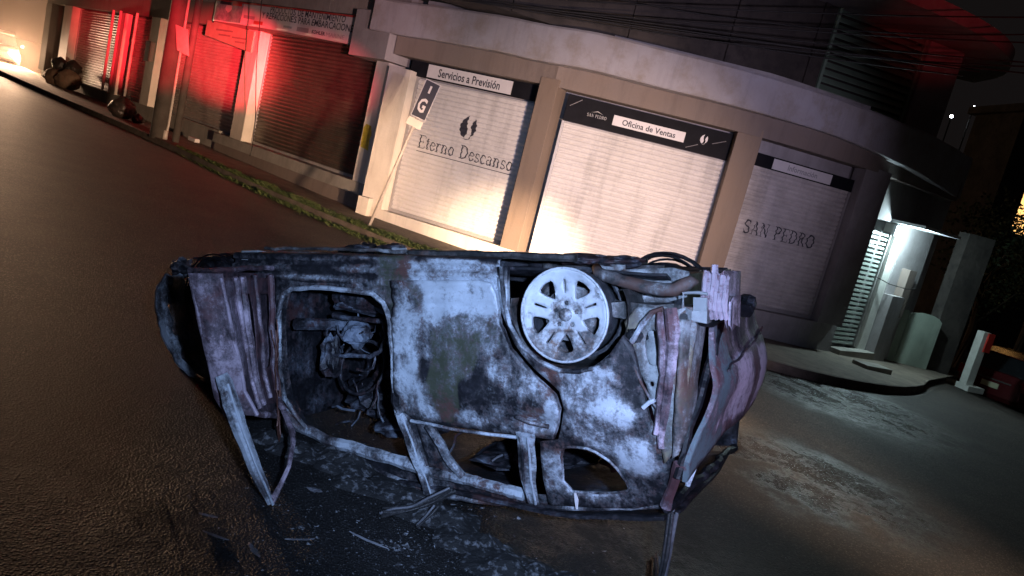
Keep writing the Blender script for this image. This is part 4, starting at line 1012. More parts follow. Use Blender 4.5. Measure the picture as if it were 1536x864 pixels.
# A pillar running down into the roof rail
rail = [(-1.80, -.66), (-1.70, -.745), (-1.53, -.80), (-1.35, -.82), (-1.17, -.84), (-1.0, -.86), (-.83, -.875), (-.59, -.885), (-.29, -.91)]
vt('roof_rail', [(s, Y_(s, h) + .01, h) for s, h in rail], [.035, .032, .030, .030, .032, .034, .030, .030, .028], BM, ref=(0, 0, 1), col=(.55, 0, .05), jag=.008)
rail2 = [(-1.78, -.80), (-1.56, -.885), (-1.3, -.93), (-1.02, -.98), (-.86, -1.02), (-.53, -1.0), (-.12, -.945), (.25, -.87), (.42, -.83)]
vt('roof_gutter', [(s, Y_(s, h) + .02, h) for s, h in rail2], .014, BM, col=(.30, 0, .15), jag=.008)
def rip(t):                                        # between the rail and the gutter
    pass
mb = MB(); A1 = [(-1.78, -.70), (-1.53, -.80), (-1.17, -.84), (-.83, -.875), (-.59, -.885), (-.29, -.91), (-.1, -.88)]; A2 = [(-1.78, -.80), (-1.5, -.90), (-1.17, -.955), (-.86, -1.01), (-.53, -.995), (-.22, -.955), (-.1, -.94)]
for (a, b_) in zip(A1, A2):
    for t in range(5):
        s = lerp(a[0], b_[0], t / 4); h = lerp(a[1], b_[1], t / 4); mb.v.append((s, Y_(s, h) + .03 + .012 * noise.noise(Vector((s * 8, h * 14, 0))), h))
for i in range(len(A1) - 1):
    for j in range(4): mb.f.append((i * 5 + j, i * 5 + j + 1, i * 5 + 6 + j, i * 5 + 5 + j))
mk('roof_side', mb, BM, van, keep=True, smooth=True, colfn=patchy(.16, 0, .15, 6))
# B pillar and C pillar behind the doors
vt('pillar', [(-.93, .03, -.02), (-.93, .03, -.5), (-.90, Y_(0, -.7) + .03, -.7), (-.84, Y_(0, -1) + .02, -1.0)], .045, BM, ref=(0, 1, 0), flat=.5, col=(.2, .1, .1))
# --- quarter panel with the small window
q_out = [(-.355, .20), (-.30, .20), (-.295, .02), (-.265, -.06), (-.21, -.15), (-.12, -.21), (-.02, -.245), (.06, -.24), (.14, -.215), (.21, -.16), (.27, -.07), (.31, -.12), (.345, -.25), (.385, -.42), (.43, -.50), (.475, -.58), (.47, -.68), (.44, -.80), (.28, -.865), (.1, -.90), (-.16, -.935),
         (-.165, -.80), (-.15, -.60), (-.055, -.575), (-.03, -.50), (-.005, -.42), (-.03, -.345), (-.15, -.255), (-.255, -.15), (-.325, -.01), (-.345, .08)]
q_hole = roundp([(-.05, -.615), (.02, -.60), (.10, -.60), (.20, -.65), (.265, -.76), (.25, -.785), (.12, -.82), (-.065, -.84)], 1)
def quartf(s, h):
    y = Y_(s, h) + dent(s, h)
    d = math.hypot(s, h); y -= .02 * math.exp(-((d - .26) / .035) ** 2) if h > -.35 else 0
    y -= .02 * math.exp(-(((s - .33) / .13) ** 2 + ((h + .62) / .10) ** 2))
    return (s, y, h)
panel('quarter_panel', q_out, [q_hole], quartf, .022, BM, van, burnmap, .024)
vt('window_seal', [(s, Y_(s, h) + .0, h) for s, h in q_hole + q_hole[:1]], .006, BM, col=(.38, 0, .05), jag=.004)
vt('arch_lip', [(s, Y_(s, h) - .012, h) for s, h in [(-.33, .20), (-.31, .04), (-.275, -.06), (-.215, -.15), (-.125, -.215), (-.02, -.25), (.07, -.245), (.15, -.22), (.225, -.16)]], .011, BM, col=(.45, .1, .1), jag=.004)
# wheel housing, dark
mb = MB(); na = 26
for i in range(na + 1):
    a = R(170 + 215 * i / na)
    for y in (.02, .25, .42): mb.v.append((.285 * math.cos(a) - .01, y, .265 * math.sin(a) + .01))
for i in range(na):
    for j in range(2): mb.f.append((i * 3 + j, i * 3 + j + 1, i * 3 + 4 + j, i * 3 + 3 + j))
mk('wheel_housing', mb, IM, van, keep=True, smooth=True, colfn=patchy(.22, .1, .1, 6))
panel('housing_wall', [(-.33, .22), (.30, .22), (.30, -.20), (0, -.28), (-.3, -.2)], [], lambda s, h: (s, .42, h), .02, IM, van, patchy(.15, .1, .1), .05)
# --- rear wheel: bare alloy, five pairs of spokes
wh = vt('wheel', [(0, .0, 0), (0, .17, 0)], [.196, .185], M['rim'], n=32, col=(.10, 0, .05), ref=(0, 0, 1))
bm = bmesh.new(); bm.from_mesh(wh.data)
bmesh.ops.delete(bm, geom=[f for f in bm.faces if len(f.verts) > 8 and abs(f.calc_center_median().y) < .01], context='FACES_ONLY'); bm.to_mesh(wh.data); bm.free()
circ = [(.205 * math.cos(2 * math.pi * i / 60), .205 * math.sin(2 * math.pi * i / 60)) for i in range(60)]
holes = []
for k in range(5):
    a = R(57 + 72 * k)
    def pol(r_, da): return (r_ * math.cos(a + R(da)), r_ * math.sin(a + R(da)))
    holes.append(roundp([pol(.085, -3), pol(.12, -13), pol(.163, -16), pol(.168, 0), pol(.163, 15), pol(.12, 12), pol(.085, 3)], 1))
    a2 = a + R(36)
    def pl2(r_, w_): return (r_ * math.cos(a2) - w_ * math.sin(a2), r_ * math.sin(a2) + w_ * math.cos(a2))
    holes.append([pl2(.095, -.0035), pl2(.155, -.006), pl2(.158, .006), pl2(.095, .0035)])
for k in range(5):
    a = R(90 + 72 * k); holes.append([(.052 * math.cos(a) + .011 * math.cos(R(t)), .052 * math.sin(a) + .011 * math.sin(R(t))) for t in range(0, 360, 45)])
def rimf(x, z):
    r = math.hypot(x, z); y = -.03 + .045 * (1 - min(1, r / .19) ** 2) ** .8 * .5
    if r > .185: y -= .006 * math.sin((r - .185) / .02 * math.pi)
    th = math.atan2(z, x); y += .010 * max(0, math.cos((th - R(93)) * 5 * 1)) * 0
    return (x, y, z)
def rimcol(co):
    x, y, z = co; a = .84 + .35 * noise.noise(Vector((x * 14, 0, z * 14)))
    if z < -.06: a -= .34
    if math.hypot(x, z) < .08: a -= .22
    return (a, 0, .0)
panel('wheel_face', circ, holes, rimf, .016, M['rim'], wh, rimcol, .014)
mb = MB(); mb.tube([(.205 * math.cos(t * math.pi / 20), -.034, .205 * math.sin(t * math.pi / 20)) for t in range(41)], .006, 6, False, 1, (0, 1, 0)); mk('rim_lip', mb, M['rim'], wh, keep=True, smooth=True, colfn=const(.75))
vt('hub_cap', [(0, -.012, 0), (0, -.022, 0)], [.030, .027], M['rim'], wh, n=16, col=(.25, 0, .1))
for k in range(5):
    a = R(90 + 72 * k); vt('lug_bolt', [(.052 * math.cos(a), .005, .052 * math.sin(a)), (.052 * math.cos(a), -.008, .052 * math.sin(a))], .008, M['rim'], wh, n=6, col=(.2, 0, .1), fine=False)
vt('brake_drum', [(0, .10, 0), (0, .03, 0)], [.125, .12], M['rim'], wh, n=28, col=(.45, 0, .2))
vt('barrel_edge', [(.2 * math.cos(t * math.pi / 20), .17, .2 * math.sin(t * math.pi / 20)) for t in range(41)], .010, M['rim'], wh, n=6, ref=(0, 1, 0), col=(.2, 0, .1), fine=False)
vt('axle', [(0.0, .17, 0), (0.0, 1.4, .0)], .035, IM, col=(.2, 0, .3))
# --- tail corner: inner side structure bared where bumper and lamp burned off
inner = [(.255, -.02), (.30, .045), (.52, .05), (.56, -.02), (.535, -.25), (.52, -.50), (.45, -.60), (.41, -.46), (.36, -.28), (.29, -.14)]
hole_ov = roundp([(.355, -.055), (.385, -.04), (.405, -.06), (.425, -.15), (.42, -.185), (.375, -.195), (.36, -.16), (.35, -.10)], 1)
holesmall = [[(.385 + .010 * math.cos(R(t)) , -.272 + .012 * math.sin(R(t))) for t in range(0, 360, 40)], [(.455 + .007 * math.cos(R(t)), -.04 + .018 * math.sin(R(t))) for t in range(0, 360, 40)], [(.40 + .008 * math.cos(R(t)), -.36 + .010 * math.sin(R(t))) for t in range(0, 360, 40)]]
def innf(s, h): return (s, .035 + max(0, (s - .45)) * .25 + .014 * math.exp(-((s - .33 - .25 * h) / .03) ** 2) + dent(s, h, 1.2), h)
panel('inner_side', inner, [hole_ov] + holesmall, innf, .012, IM, van, lambda co: (.42 + .4 * noise.noise(Vector(co) * 6), .75 + .4 * noise.noise(Vector(co) * 5 + Vector((3, 0, 0))), .18), .02)
panel('closing_plate', [(.33, -.03), (.45, -.03), (.46, -.22), (.34, -.22)], [], lambda s, h: (s, .075 + (h + .1) * .25, h), .01, IM, van, const(.75), .04)
vt('flange', [(.30, -.13, -.10) if 0 else (.285, .02, -.11), (.34, .012, -.02), (.385, .01, .03), (.43, .012, .045)], .013, BM, col=(.4, 0, .55), jag=.008)
vt('flange', [(.418, .005, .03), (.432, .0, -.10), (.445, .0, -.22), (.43, .0, -.33), (.42, .0, -.47)], [.017, .018, .016, .014, .012], TM, col=(.42, 0, .45), jag=.010, ref=(0, 1, 0))
vt('flange', [(.462, .0, .05), (.475, -.008, -.04), (.48, -.008, -.16), (.465, -.005, -.30), (.445, .0, -.44), (.44, .01, -.53)], [.026, .030, .026, .022, .018, .014], TM, ref=(0, 1, 0), flat=.6, col=(.45, 0, .40), jag=.012)
vt('flange', [(.36, -.005, -.37), (.385, -.005, -.345), (.41, -.005, -.33)], .010, BM, col=(.8, 0, .1))
vt('flange', [(.315, -.0, -.20), (.35, -.0, -.27), (.39, .0, -.33), (.42, .005, -.37)], .006, BM, col=(.3, 0, .5))
# corner panel sweeping round
def cornf(a, h):                                   # a: arc length round the corner
    k = min(a / .16, 1); s = .495 + .055 * math.sin(k * 1.5); y = .01 + .11 * (1 - math.cos(k * 1.5)) + max(0, a - .16) * .95
    return (s + dent(a * 2, h, .8), y, h)
panel('corner_panel', [(0, .01), (.33, .0), (.29, -.12), (.2, -.28), (.12, -.42), (.03, -.55), (-.02, -.57), (-.01, -.3)], [], cornf, .012, IM, van, lambda co: (.52 + .5 * noise.noise(Vector(co) * 7), .35 + .3 * noise.noise(Vector(co) * 4), .05), .024, thdir=(-.3, .95, 0))
# hatch shut line: black charred strut
vt('hatch_strut', [(.575, .40, -.005), (.575, .30, -.12), (.56, .20, -.27), (.54, .10, -.42), (.52, .05, -.55), (.50, .03, -.66)], [.026, .024, .02, .018, .018, .016], CM, col=(.02, 0, 0), jag=.012)
vt('charred_trim', [(.50, .05, .02), (.545, .15, .0), (.58, .35, .0), (.595, .55, .02), (.60, .8, .03)], [.02, .03, .034, .032, .02], CM, col=(.02, 0, 0), jag=.03)
vt('charred_trim', [(.60, .45, .02), (.61, .62, .03), (.61, .85, .045)], [.02, .04, .03], CM, col=(.02, 0, 0), jag=.05)
# --- tailgate
tg_out = [(.30, -.01), (.6, -.015), (.95, -.015), (1.18, -.015), (1.24, -.10), (1.26, -.24), (1.25, -.42), (1.18, -.50), (1.0, -.53), (.8, -.54), (.55, -.55), (.35, -.58), (.18, -.62), (.05, -.67), (.03, -.58), (.09, -.42), (.17, -.28), (.24, -.14)]
def tgf(y, h):
    s = .545 + .04 * (1 - ((y - .8) / .8) ** 2) + .05 * math.exp(-((h + .30) / .16) ** 2) - .06 * max(0, -h - .42) * 2
    s += .022 / (1 + math.exp((h + .205 - .10 * (y - .5)) * 60)) * 1.0 + .014 * noise.noise(Vector((y * 3, h * 3, 8)))
    s -= .03 * math.exp(-(((y - .55) / .2) ** 2 + ((h + .42) / .1) ** 2))
    return (s, y, h)
def tgcol(co):
    s, y, h = co; a = .62 + .45 * noise.noise(Vector((y * 4, h * 4, 1)))
    g = 0; r = .12
    if h > -.19: a = .30 + .5 * noise.noise(Vector((y * 6, h * 6, 2)))
    if y < .45: g = .9; a = .35 + .3 * noise.noise(Vector((y * 6, h * 3, 5)))
    if h < -.5: a *= .55
    if .85 < y < 1.0 and h < -.2: r = .7; a = .3
    return (a, g, r)
tg = panel('tailgate', tg_out, [], tgf, .02, TM, van, tgcol, .03, thdir=(-1, 0, 0))
vt('seam', [tuple(Vector(tgf(y, -.205 + .10 * (y - .5))) + Vector((.010, 0, 0))) for y in (.3, .5, .7, .9, 1.1, 1.3)], .006, TM, tg, col=(.2, 0, .3), jag=.012)
vt('pillar', [(.505, .03, -.60), (.48, .07, -.68), (.45, .11, -.76), (.43, .14, -.82)], [.026, .022, .022, .028], TM, ref=(0, 1, 0), flat=.6, col=(.30, 0, .75), jag=.012)
vt('glass_channel', [(.56, .17, -.50), (.545, .18, -.58), (.525, .17, -.66), (.515, .16, -.72)], [.020, .022, .018, .010], BM, tg, ref=(0, 1, 0), flat=.5, col=(.75, .2, 0))
vt('roof_edge', [(.43, .14, -.83), (.46, .5, -.80), (.47, .9, -.80), (.45, 1.4, -.83)], [.02, .022, .022, .02], CM, col=(.1, 0, .1), jag=.02)
# --- chassis at the tail
rb = vbox('frame_rail', .17, .60, .06, .14, -.005, .062, IM, col=(.35, .30, .1), cr=.006)
vbox('rail_end', .42, .60, .045, .10, .0, .05, IM, rb, col=(.72, 0, 0), cr=.008)
vbox('tow_bracket', .545, .60, .04, .055, .045, .10, IM, rb, col=(.9, 0, 0), n=2)
vt('bracket_rod', [(.50, .05, .055), (.50, .05, .115), (.56, .05, .12), (.60, .05, .115)], .007, IM, rb, col=(.7, 0, .1))
cb = None
for i, x in enumerate((.575, .592, .609, .626, .643, .660)):
    o = vt('crush_rib', [(x, .10 + .012 * (i % 2), .215 - .006 * i), (x + .003, .08, .12), (x - .002, .085, .05), (x + .002, .11, .015)], [.012, .014, .013, .010], TM, van, ref=(0, 1, 0), col=(.62, 0, .22), jag=.010)
vbox('crush_box', .565, .665, .10, .36, .02, .20, TM, col=(.5, 0, .3), cr=.012)
vbox('crush_box', .655, .69, .12, .24, -.02, .09, TM, col=(.4, 0, .4), cr=.02)
vt('bolt', [(.615, .09, .20), (.615, .09, .235)], [.016, .014], TM, n=6, col=(.6, 0, .1), fine=False)
panel('heat_shield', [(.17, .20), (.40, .215), (.475, .20), (.47, .09), (.36, .055), (.19, .055), (.16, .10)], [], lambda s, h: (s, .24 + .02 * math.sin(s * 25) + .01 * math.sin(h * 60), h), .008, IM, van, const(.62, .5, .05), .03)
panel('heat_shield', [(.02, .225), (.17, .22), (.17, .15), (.02, .16)], [], lambda s, h: (s, .26, h), .008, IM, van, const(.55, .6, .05), .04)
vt('exhaust_pipe', [(.07, .16, .205), (.10, .11, .185), (.14, .10, .172), (.22, .10, .152), (.32, .10, .132), (.40, .10, .122), (.45, .10, .125), (.485, .11, .145), (.515, .12, .162), (.54, .13, .160)], [.022, .026, .028, .028, .028, .029, .030, .030, .026, .008], IM, n=12, col=(.25, .0, .62))
vbox('tail_floor', .05, .42, .34, 1.3, .02, .19, CM, col=(.2, .1, .1), cr=.01)
vbox('fuel_tank', -.62, -.05, .45, 1.25, .12, .24, CM, col=(.25, .1, .1), cr=.01)
# floor pan, roof, far side: keep the cabin dark
panel('floor_pan', [(-2.6, .14), (.40, .14), (.32, 1.45), (-2.6, 1.5)], [], lambda s, y: (s, y, .17 + .018 * math.sin(y * 16) + .01 * noise.noise(Vector((s * 4, y * 4, 0)))), .012, CM, van, patchy(.16, 0, .2, 3), .08, thdir=(0, 0, 1))
def rooff(s, y):
    e = min(1, max(0, (y - .2) / .25)) * min(1, max(0, (1.45 - y) / .25))
    return (s, y, -.97 - .05 * e + .02 * noise.noise(Vector((s * 3, y * 3, 4))) + max(0, s) * .2)
panel('roof', [(-1.05, .19), (.42, .15), (.42, 1.46), (-1.05, 1.44)], [], rooff, .015, CM, van, patchy(.2, 0, .1, 4), .08, thdir=(0, 0, 1))
panel('far_side', [(-2.6, .2), (.33, .2), (.42, -.1), (.45, -.6), (.45, -.85), (-1.0, -.98), (-1.75, -.75), (-2.6, -.5)], [], lambda s, h: (s, WID - max(0, -.42 - h) * .32 + .02 * noise.noise(Vector((s * 4, h * 4, 0))), h), .02, CM, van, patchy(.18, 0, .15, 4), .09)
panel('bulkhead', [(.15, .15), (1.5, .15), (1.5, -.75), (.15, -.75)], [], lambda y, h: (-1.88, y, h), .015, CM, van, patchy(.15, 0, .2, 5), .08, thdir=(-1, 0, 0))
# --- cabin remains
vt('dashboard_beam', [(-1.70, .10, -.16), (-1.60, .5, -.19), (-1.58, 1.5, -.18)], .035, CM, col=(.28, 0, .3))
vt('seat_frame', [(-1.62, .35, -.02), (-1.35, .33, -.05), (-1.1, .33, -.06), (-1.0, .34, -.05)], [.035, .05, .05, .03], CM, col=(.40, 0, .1), jag=.03)
vt('seat_frame', [(-1.6, .30, -.12), (-1.3, .28, -.13), (-1.05, .3, -.135)], .014, CM, col=(.45, 0, .1), jag=.012)
vt('seat_frame', [(-1.22, .28, -.13), (-1.20, .28, -.22), (-1.24, .28, -.30), (-1.32, .28, -.33), (-1.58, .28, -.34), (-1.64, .28, -.28), (-1.64, .28, -.16)], .012, CM, col=(.38, 0, .2), jag=.015)
vt('seat_frame', [(-1.02, .30, -.13), (-1.0, .3, -.3), (-1.06, .3, -.5)], .012, CM, col=(.3, 0, .4), jag=.02)
mb = MB(); mb.tube([(-1.47 + .16 * math.cos(t * math.pi / 12), .40 + .05 * math.sin(t * math.pi / 12), -.42 + .15 * math.sin(t * math.pi / 12)) for t in range(25)], .011, 6, False, 1, (0, 1, 0)); mk('steering_wheel', mb, CM, van, keep=True, smooth=True, colfn=const(.25))
rnd = random.Random(5)
def blob(name, c, r, m, col, seed, parent=None):
    bm = bmesh.new(); bmesh.ops.create_icosphere(bm, subdivisions=3, radius=1); q = MB()
    for v in bm.verts:
        c_ = v.co.copy(); f = 1 + .45 * noise.noise(c_ * 1.7 + Vector((seed, 0, 0))) + .25 * noise.noise(c_ * 4 + Vector((0, seed, 0)))
        q.v.append((c[0] + c_.x * r[0] * f, c[1] + c_.y * r[1] * f, c[2] + c_.z * r[2] * f))
    q.f = [tuple(v.index for v in f.verts) for f in bm.faces]; bm.free()
    return mk(name, q, m, parent or van, keep=True, colfn=patchy(*col, 12, .6, seed))
for i, (c, r, col) in enumerate((((-1.45, .42, -.06), (.22, .12, .05), (.38, 0, .05)), ((-1.18, .40, -.06), (.10, .1, .07), (.48, 0, .1)), ((-1.47, .35, -.22), (.08, .08, .07), (.66, 0, .0)), ((-1.2, .38, -.20), (.09, .08, .08), (.42, 0, .1)),
        ((-1.62, .30, -.36), (.06, .06, .12), (.38, 0, .05)), ((-1.10, .42, -.34), (.14, .1, .06), (.30, 0, .6)), ((-1.45, .6, -.62), (.25, .2, .10), (.28, 0, .1)), ((-1.2, .5, -.74), (.2, .2, .06), (.42, 0, .1)), ((-1.35, .7, -.5), (.2, .2, .1), (.25, 0, .3)), ((-1.05, .6, -.55), (.15, .2, .2), (.2, 0, .3)),
        ((-.5, .7, -.85), (.3, .3, .06), (.25, 0, .1)), ((.1, .7, -.78), (.2, .25, .05), (.3, 0, .2)))):
    blob('charred_lump', c, r, CM, col, i + 2)
for i in range(26):                                # strips and springs of the burned seats
    x = rnd.uniform(-1.68, -1.02); z = rnd.uniform(-.78, -.02); y = rnd.uniform(.25, .6)
    P = [(x, y, z)]; d = Vector((rnd.uniform(-1, 1), rnd.uniform(-.3, .3), rnd.uniform(-.8, .8))).normalized()
    for k in range(4): d = (d + Vector((rnd.uniform(-.7, .7), rnd.uniform(-.4, .4), rnd.uniform(-.7, .7)))).normalized(); P.append(tuple(Vector(P[-1]) + d * .05))
    vt('seat_wire', P, rnd.uniform(.003, .008), CM, col=(rnd.uniform(.2, .75), 0, rnd.uniform(0, .7)), n=5)
# wiring dangling in the rear window
vt('burnt_wire', [(-.60, .14, -.62), (-.66, .15, -.66), (-.68, .16, -.72), (-.72, .16, -.78)], .006, CM, col=(.3, 0, .95))
# --- open front door, swung out towards the camera
fd = bpy.data.objects.new('front_door', None)
HS = -1.78
def fdp(u, yy, h, k=0.0):                          # u from hinge to free edge, yy inward from the outer skin
    t = max(0, min(1, (.2 - h) / 1.2)); a = R(lerp(66, 58, t)); uu = u * lerp(1.0, .70, t); yy *= .3 + .7 * min(1, u / .8)
    return (HS + uu * math.cos(a) + yy * math.sin(a), .01 - uu * math.sin(a) + yy * math.cos(a), h)
def fdf(dy=0, fold=.012):
    def f(u, h): return fdp(u, dy + sideY(0, h) + fold * noise.noise(Vector((u * 6, h * 4, 7))), h)
    return f
fd_out = [(.0, .12), (.90, .16), (.93, .10), (.93, -.25), (.92, -.40), (.90, -.48), (.4, -.60), (.05, -.64), (.0, -.5)]
def fdcol(co):
    z = co[2]; return (.24 + .45 * noise.noise(Vector((co[0] * 5, co[1] * 5, z * 3))), 0, .3 + .3 * noise.noise(Vector(co) * 4))
def fdcol_in(co):
    z = co[2]; y = co[1]
    a = .12 + .3 * noise.noise(Vector((co[0] * 6, y * 6, z * 4))); r = .2
    if y < -.44: a += .30 if z > -.33 else .05
    return (a, 0, r if y < -.42 else .55)
fd = panel('front_door', fd_out, [], fdf(0), .012, TM, van, fdcol, .04, thdir=(.1, .05, 0))
panel('door_lining', [(.04, .10), (.84, .13), (.86, -.42), (.80, -.48), (.08, -.58)], [roundp([(.15, .02), (.38, .03), (.38, -.36), (.17, -.36)], 1), roundp([(.48, .04), (.60, .04), (.61, -.38), (.5, -.38)], 1)], fdf(.09, .02), .010, TM, fd, fdcol_in, .03, thdir=(.1, .05, 0))
# free edge face, folded flange
mb = MB()
for i in range(24):
    h = lerp(.15, -.50, i / 23); j = .012 * noise.noise(Vector((h * 6, 2, 0)))
    for yy, du in ((-.01, .0), (.02, .012), (.05, .0), (.06, -.02), (.10, -.018), (.13, -.03)): mb.v.append(fdp(.935 + du - .04 * max(0, -h - .4) * 5 * .3, yy + j + sideY(0, h), h))
for i in range(23):
    for j in range(5): mb.f.append((i * 6 + j, i * 6 + j + 1, i * 6 + 7 + j, i * 6 + 6 + j))
mk('door_edge', mb, TM, fd, keep=True, smooth=True, colfn=lambda co: (.58 + .35 * noise.noise(Vector(co) * 5) - (.3 if co[2] < -.38 else 0), .15, .15))
for (u, yy, r_, c) in ((.93, -.005, .010, (.55, 0, .3)), (.91, .125, .009, (.75, 0, .1)), (.70, .10, .012, (.5, 0, .2)), (.42, .11, .012, (.35, 0, .4)), (.20, .12, .016, (.25, 0, .7)), (.62, .10, .018, (.55, 0, .2))):
    vt('door_rib', [fdp(u + .012 * math.sin(h * 5), yy + sideY(0, h), h) for h in (.13, .0, -.13, -.26, -.38, -.50)], r_, TM, fd, col=c, jag=.010, ref=(0, 1, 0))
vt('sill_edge', [fdp(u, .0, .155) for u in (0, .2, .45, .7, .92)], .014, TM, fd, col=(.3, 0, .3), jag=.01)
tipu, tiph = .84, -.985
POST = [(-1.345, -.71, -.30), (-1.331, -.70, -.338), (-1.293, -.70, -.423), (-1.252, -.68, -.556), (-1.218, -.65, -.677), (-1.188, -.62, -.785), (-1.18, -.58, -.886)]
THINPTS = [(-1.16, -.54, -.817), (-1.171, -.48, -.742), (-1.258, -.36, -.681), (-1.376, -.25, -.645), (-1.568, -.12, -.59), (-1.745, -.02, -.518)]
vt('window_frame', POST, [.030, .036, .038, .036, .032, .027, .016], BM, fd, ref=(1, 0, 0), flat=.75, col=(.60, 0, .05), jag=.004)
vt('frame_lip', [(x + .028, y - .01, z) for x, y, z in POST[1:]], .006, BM, fd, col=(.9, 0, 0), jag=.003)
vt('window_channel', [(x - .034, y - .005, z) for x, y, z in POST[1:-1]] + [POST[-1]], .009, CM, fd, col=(.3, 0, .1))
vt('window_frame', [POST[-1]] + THINPTS, [.018, .012, .011, .012, .015, .016, .014], TM, fd, ref=(1, 0, 0), col=(.60, 0, .25), jag=.006)
vt('belt_rail', [fdp(.88, .05, -.48), fdp(.55, .06 + sideY(0, -.56), -.56), fdp(.2, .06 + sideY(0, -.6), -.64), fdp(.03, .06, -.62)], .016, TM, fd, col=(.4, 0, .3), jag=.012)
for i in range(4):
    u = rnd.uniform(.1, .3); h = rnd.uniform(-.2, -.1)
    vt('burnt_wire', [fdp(u, .14, h), fdp(u + .02, .16, h - .15), fdp(u - .01, .15, h - .32), fdp(u + .03, .17, h - .5), fdp(u + rnd.uniform(-.05, .05), .18, h - .62)], .004, M['wire'], fd, col=(.1, 0, .9), n=5, jag=.02)
vt('hinge', [(-1.80, .03, -.02), (-1.75, -.03, -.03)], .02, BM, fd, col=(.3, 0, .3), fine=False); vt('hinge', [(-1.80, .03, -.42), (-1.75, -.03, -.43)], .02, BM, fd, col=(.3, 0, .3), fine=False)
# --- nose: wing, wheel, crumpled bonnet edge
wing_out = [(-1.98, .14), (-2.12, .16), (-2.16, .02), (-2.25, -.06), (-2.36, -.09), (-2.48, -.05), (-2.56, .04), (-2.60, .10), (-2.70, .08), (-2.735, -.1), (-2.71, -.3), (-2.62, -.44), (-2.40, -.55), (-2.1, -.62), (-1.98, -.66)]
panel('front_wing', wing_out, [], lambda s, h: (s, sideY(s, h) + .02 + dent(s, h, 2.4), h), .015, BM, van, lambda co: (.25 + .5 * noise.noise(Vector(co) * 4) + (.25 if co[0] < -2.55 else 0), .15, .25), .03)
vt('bumper_frame', [(-2.63, -.01, .08), (-2.70, .0, -.02), (-2.735, .02, -.14), (-2.71, .04, -.28), (-2.62, .06, -.42), (-2.50, .08, -.52)], [.04, .055, .062, .06, .05, .03], BM, ref=(0, 1, 0), flat=.35, col=(.50, .1, .1), jag=.02)
vt('bumper_frame', [(-2.70, .02, -.05), (-2.82, .4, -.05), (-2.86, .8, -.04), (-2.8, 1.3, -.05), (-2.7, 1.6, -.05)], .05, BM, col=(.2, 0, .2), jag=.02)
panel('bonnet', [(-2.80, .12), (-1.95, .10), (-1.95, 1.5), (-2.80, 1.5)], [], lambda s, y: (s, y, -.66 + (s + 1.95) * -.17 + .03 * noise.noise(Vector((s * 3, y * 3, 1))) - .0), .015, CM, van, patchy(.25, 0, .3, 4), .07, thdir=(0, 0, 1))
blob('engine_block', (-2.35, .8, -.22), (.32, .42, .25), CM, (.2, 0, .3), 31)
blob('lamp_remains', (-2.66, .10, -.33), (.06, .06, .05), BM, (.6, 0, .2), 33)
def bare_wheel(x, y, z, r, tilt=0, n=26):
    w_ = vt('wheel', [(x, y, z), (x + tilt, y + .17, z)], [r * .8, r * .8], CM, n=n, ref=(0, 0, 1), col=(.15, 0, .2), fine=False)
    for k in range(9):                              # steel cords left by the tyre
        rr = r * rnd.uniform(.86, 1.03); yo = y + rnd.uniform(0, .17); ph = rnd.uniform(0, .1)
        mb = MB(); mb.tube([(x + tilt * .5 + rr * math.cos(t * math.pi / 16) * (1 + ph * math.sin(t * .4)), yo, z + rr * math.sin(t * math.pi / 16)) for t in range(33)], rnd.uniform(.004, .010), 5, False, 1, (0, 1, 0)); mk('tyre_cord', mb, CM, w_, keep=True, smooth=True, colfn=const(.12, 0, .3))
    return w_
bare_wheel(-2.32, .04, -.03, .255, .03); bare_wheel(-.02, 1.38, .0, .28); bare_wheel(-2.38, 1.36, -.02, .31)
blob('burnt_rubber', (-2.30, .12, .14), (.14, .10, .08), CM, (.15, 0, .1), 41)
blob('burnt_rubber', (-2.62, .08, .13), (.06, .07, .06), BM, (.3, 0, .1), 42)
for i, (x, w_) in enumerate(((-2.02, .10), (-1.90, .08))):
    vbox('subframe', x, x + w_, .12, 1.4, .17, .235, IM, col=(.3, .2, .2), cr=.01)
vbox('jacking_point', -2.05, -1.93, .03, .10, .19, .245, IM, col=(1.1, .0, 0), cr=.004, n=2)
vt('brake_line', [(-2.0, .16, .262), (-1.5, .16, .262), (-1.0, .17, .258), (-.4, .16, .25)], .010, IM, col=(.35, 0, .3), jag=.01)
for i, x in enumerate((-1.42, -1.22)): blob('floor_mount', (x, .35, .27), (.07, .1, .035), CM, (.1, 0, .2), 50 + i)
vbox('seat_mount', -1.19, -1.12, .28, .34, .25, .278, IM, col=(1.0, .0, .1), n=2, cr=.003)
vt('ridge', [(-.95, .14, .252), (-.3, .14, .25), (-.02, .14, .245)], .02, IM, col=(.15, 0, .1), jag=.006)
blob('spring_seat', (.10, .32, .235), (.12, .08, .03), CM, (.15, 0, .4), 61)
blob('spring_seat', (-.08, .3, .245), (.14, .08, .025), CM, (.15, 0, .4), 62)
blob('grommet', (.30, .05, -.075), (.05, .03, .035), CM, (.05, 0, .1), 63)

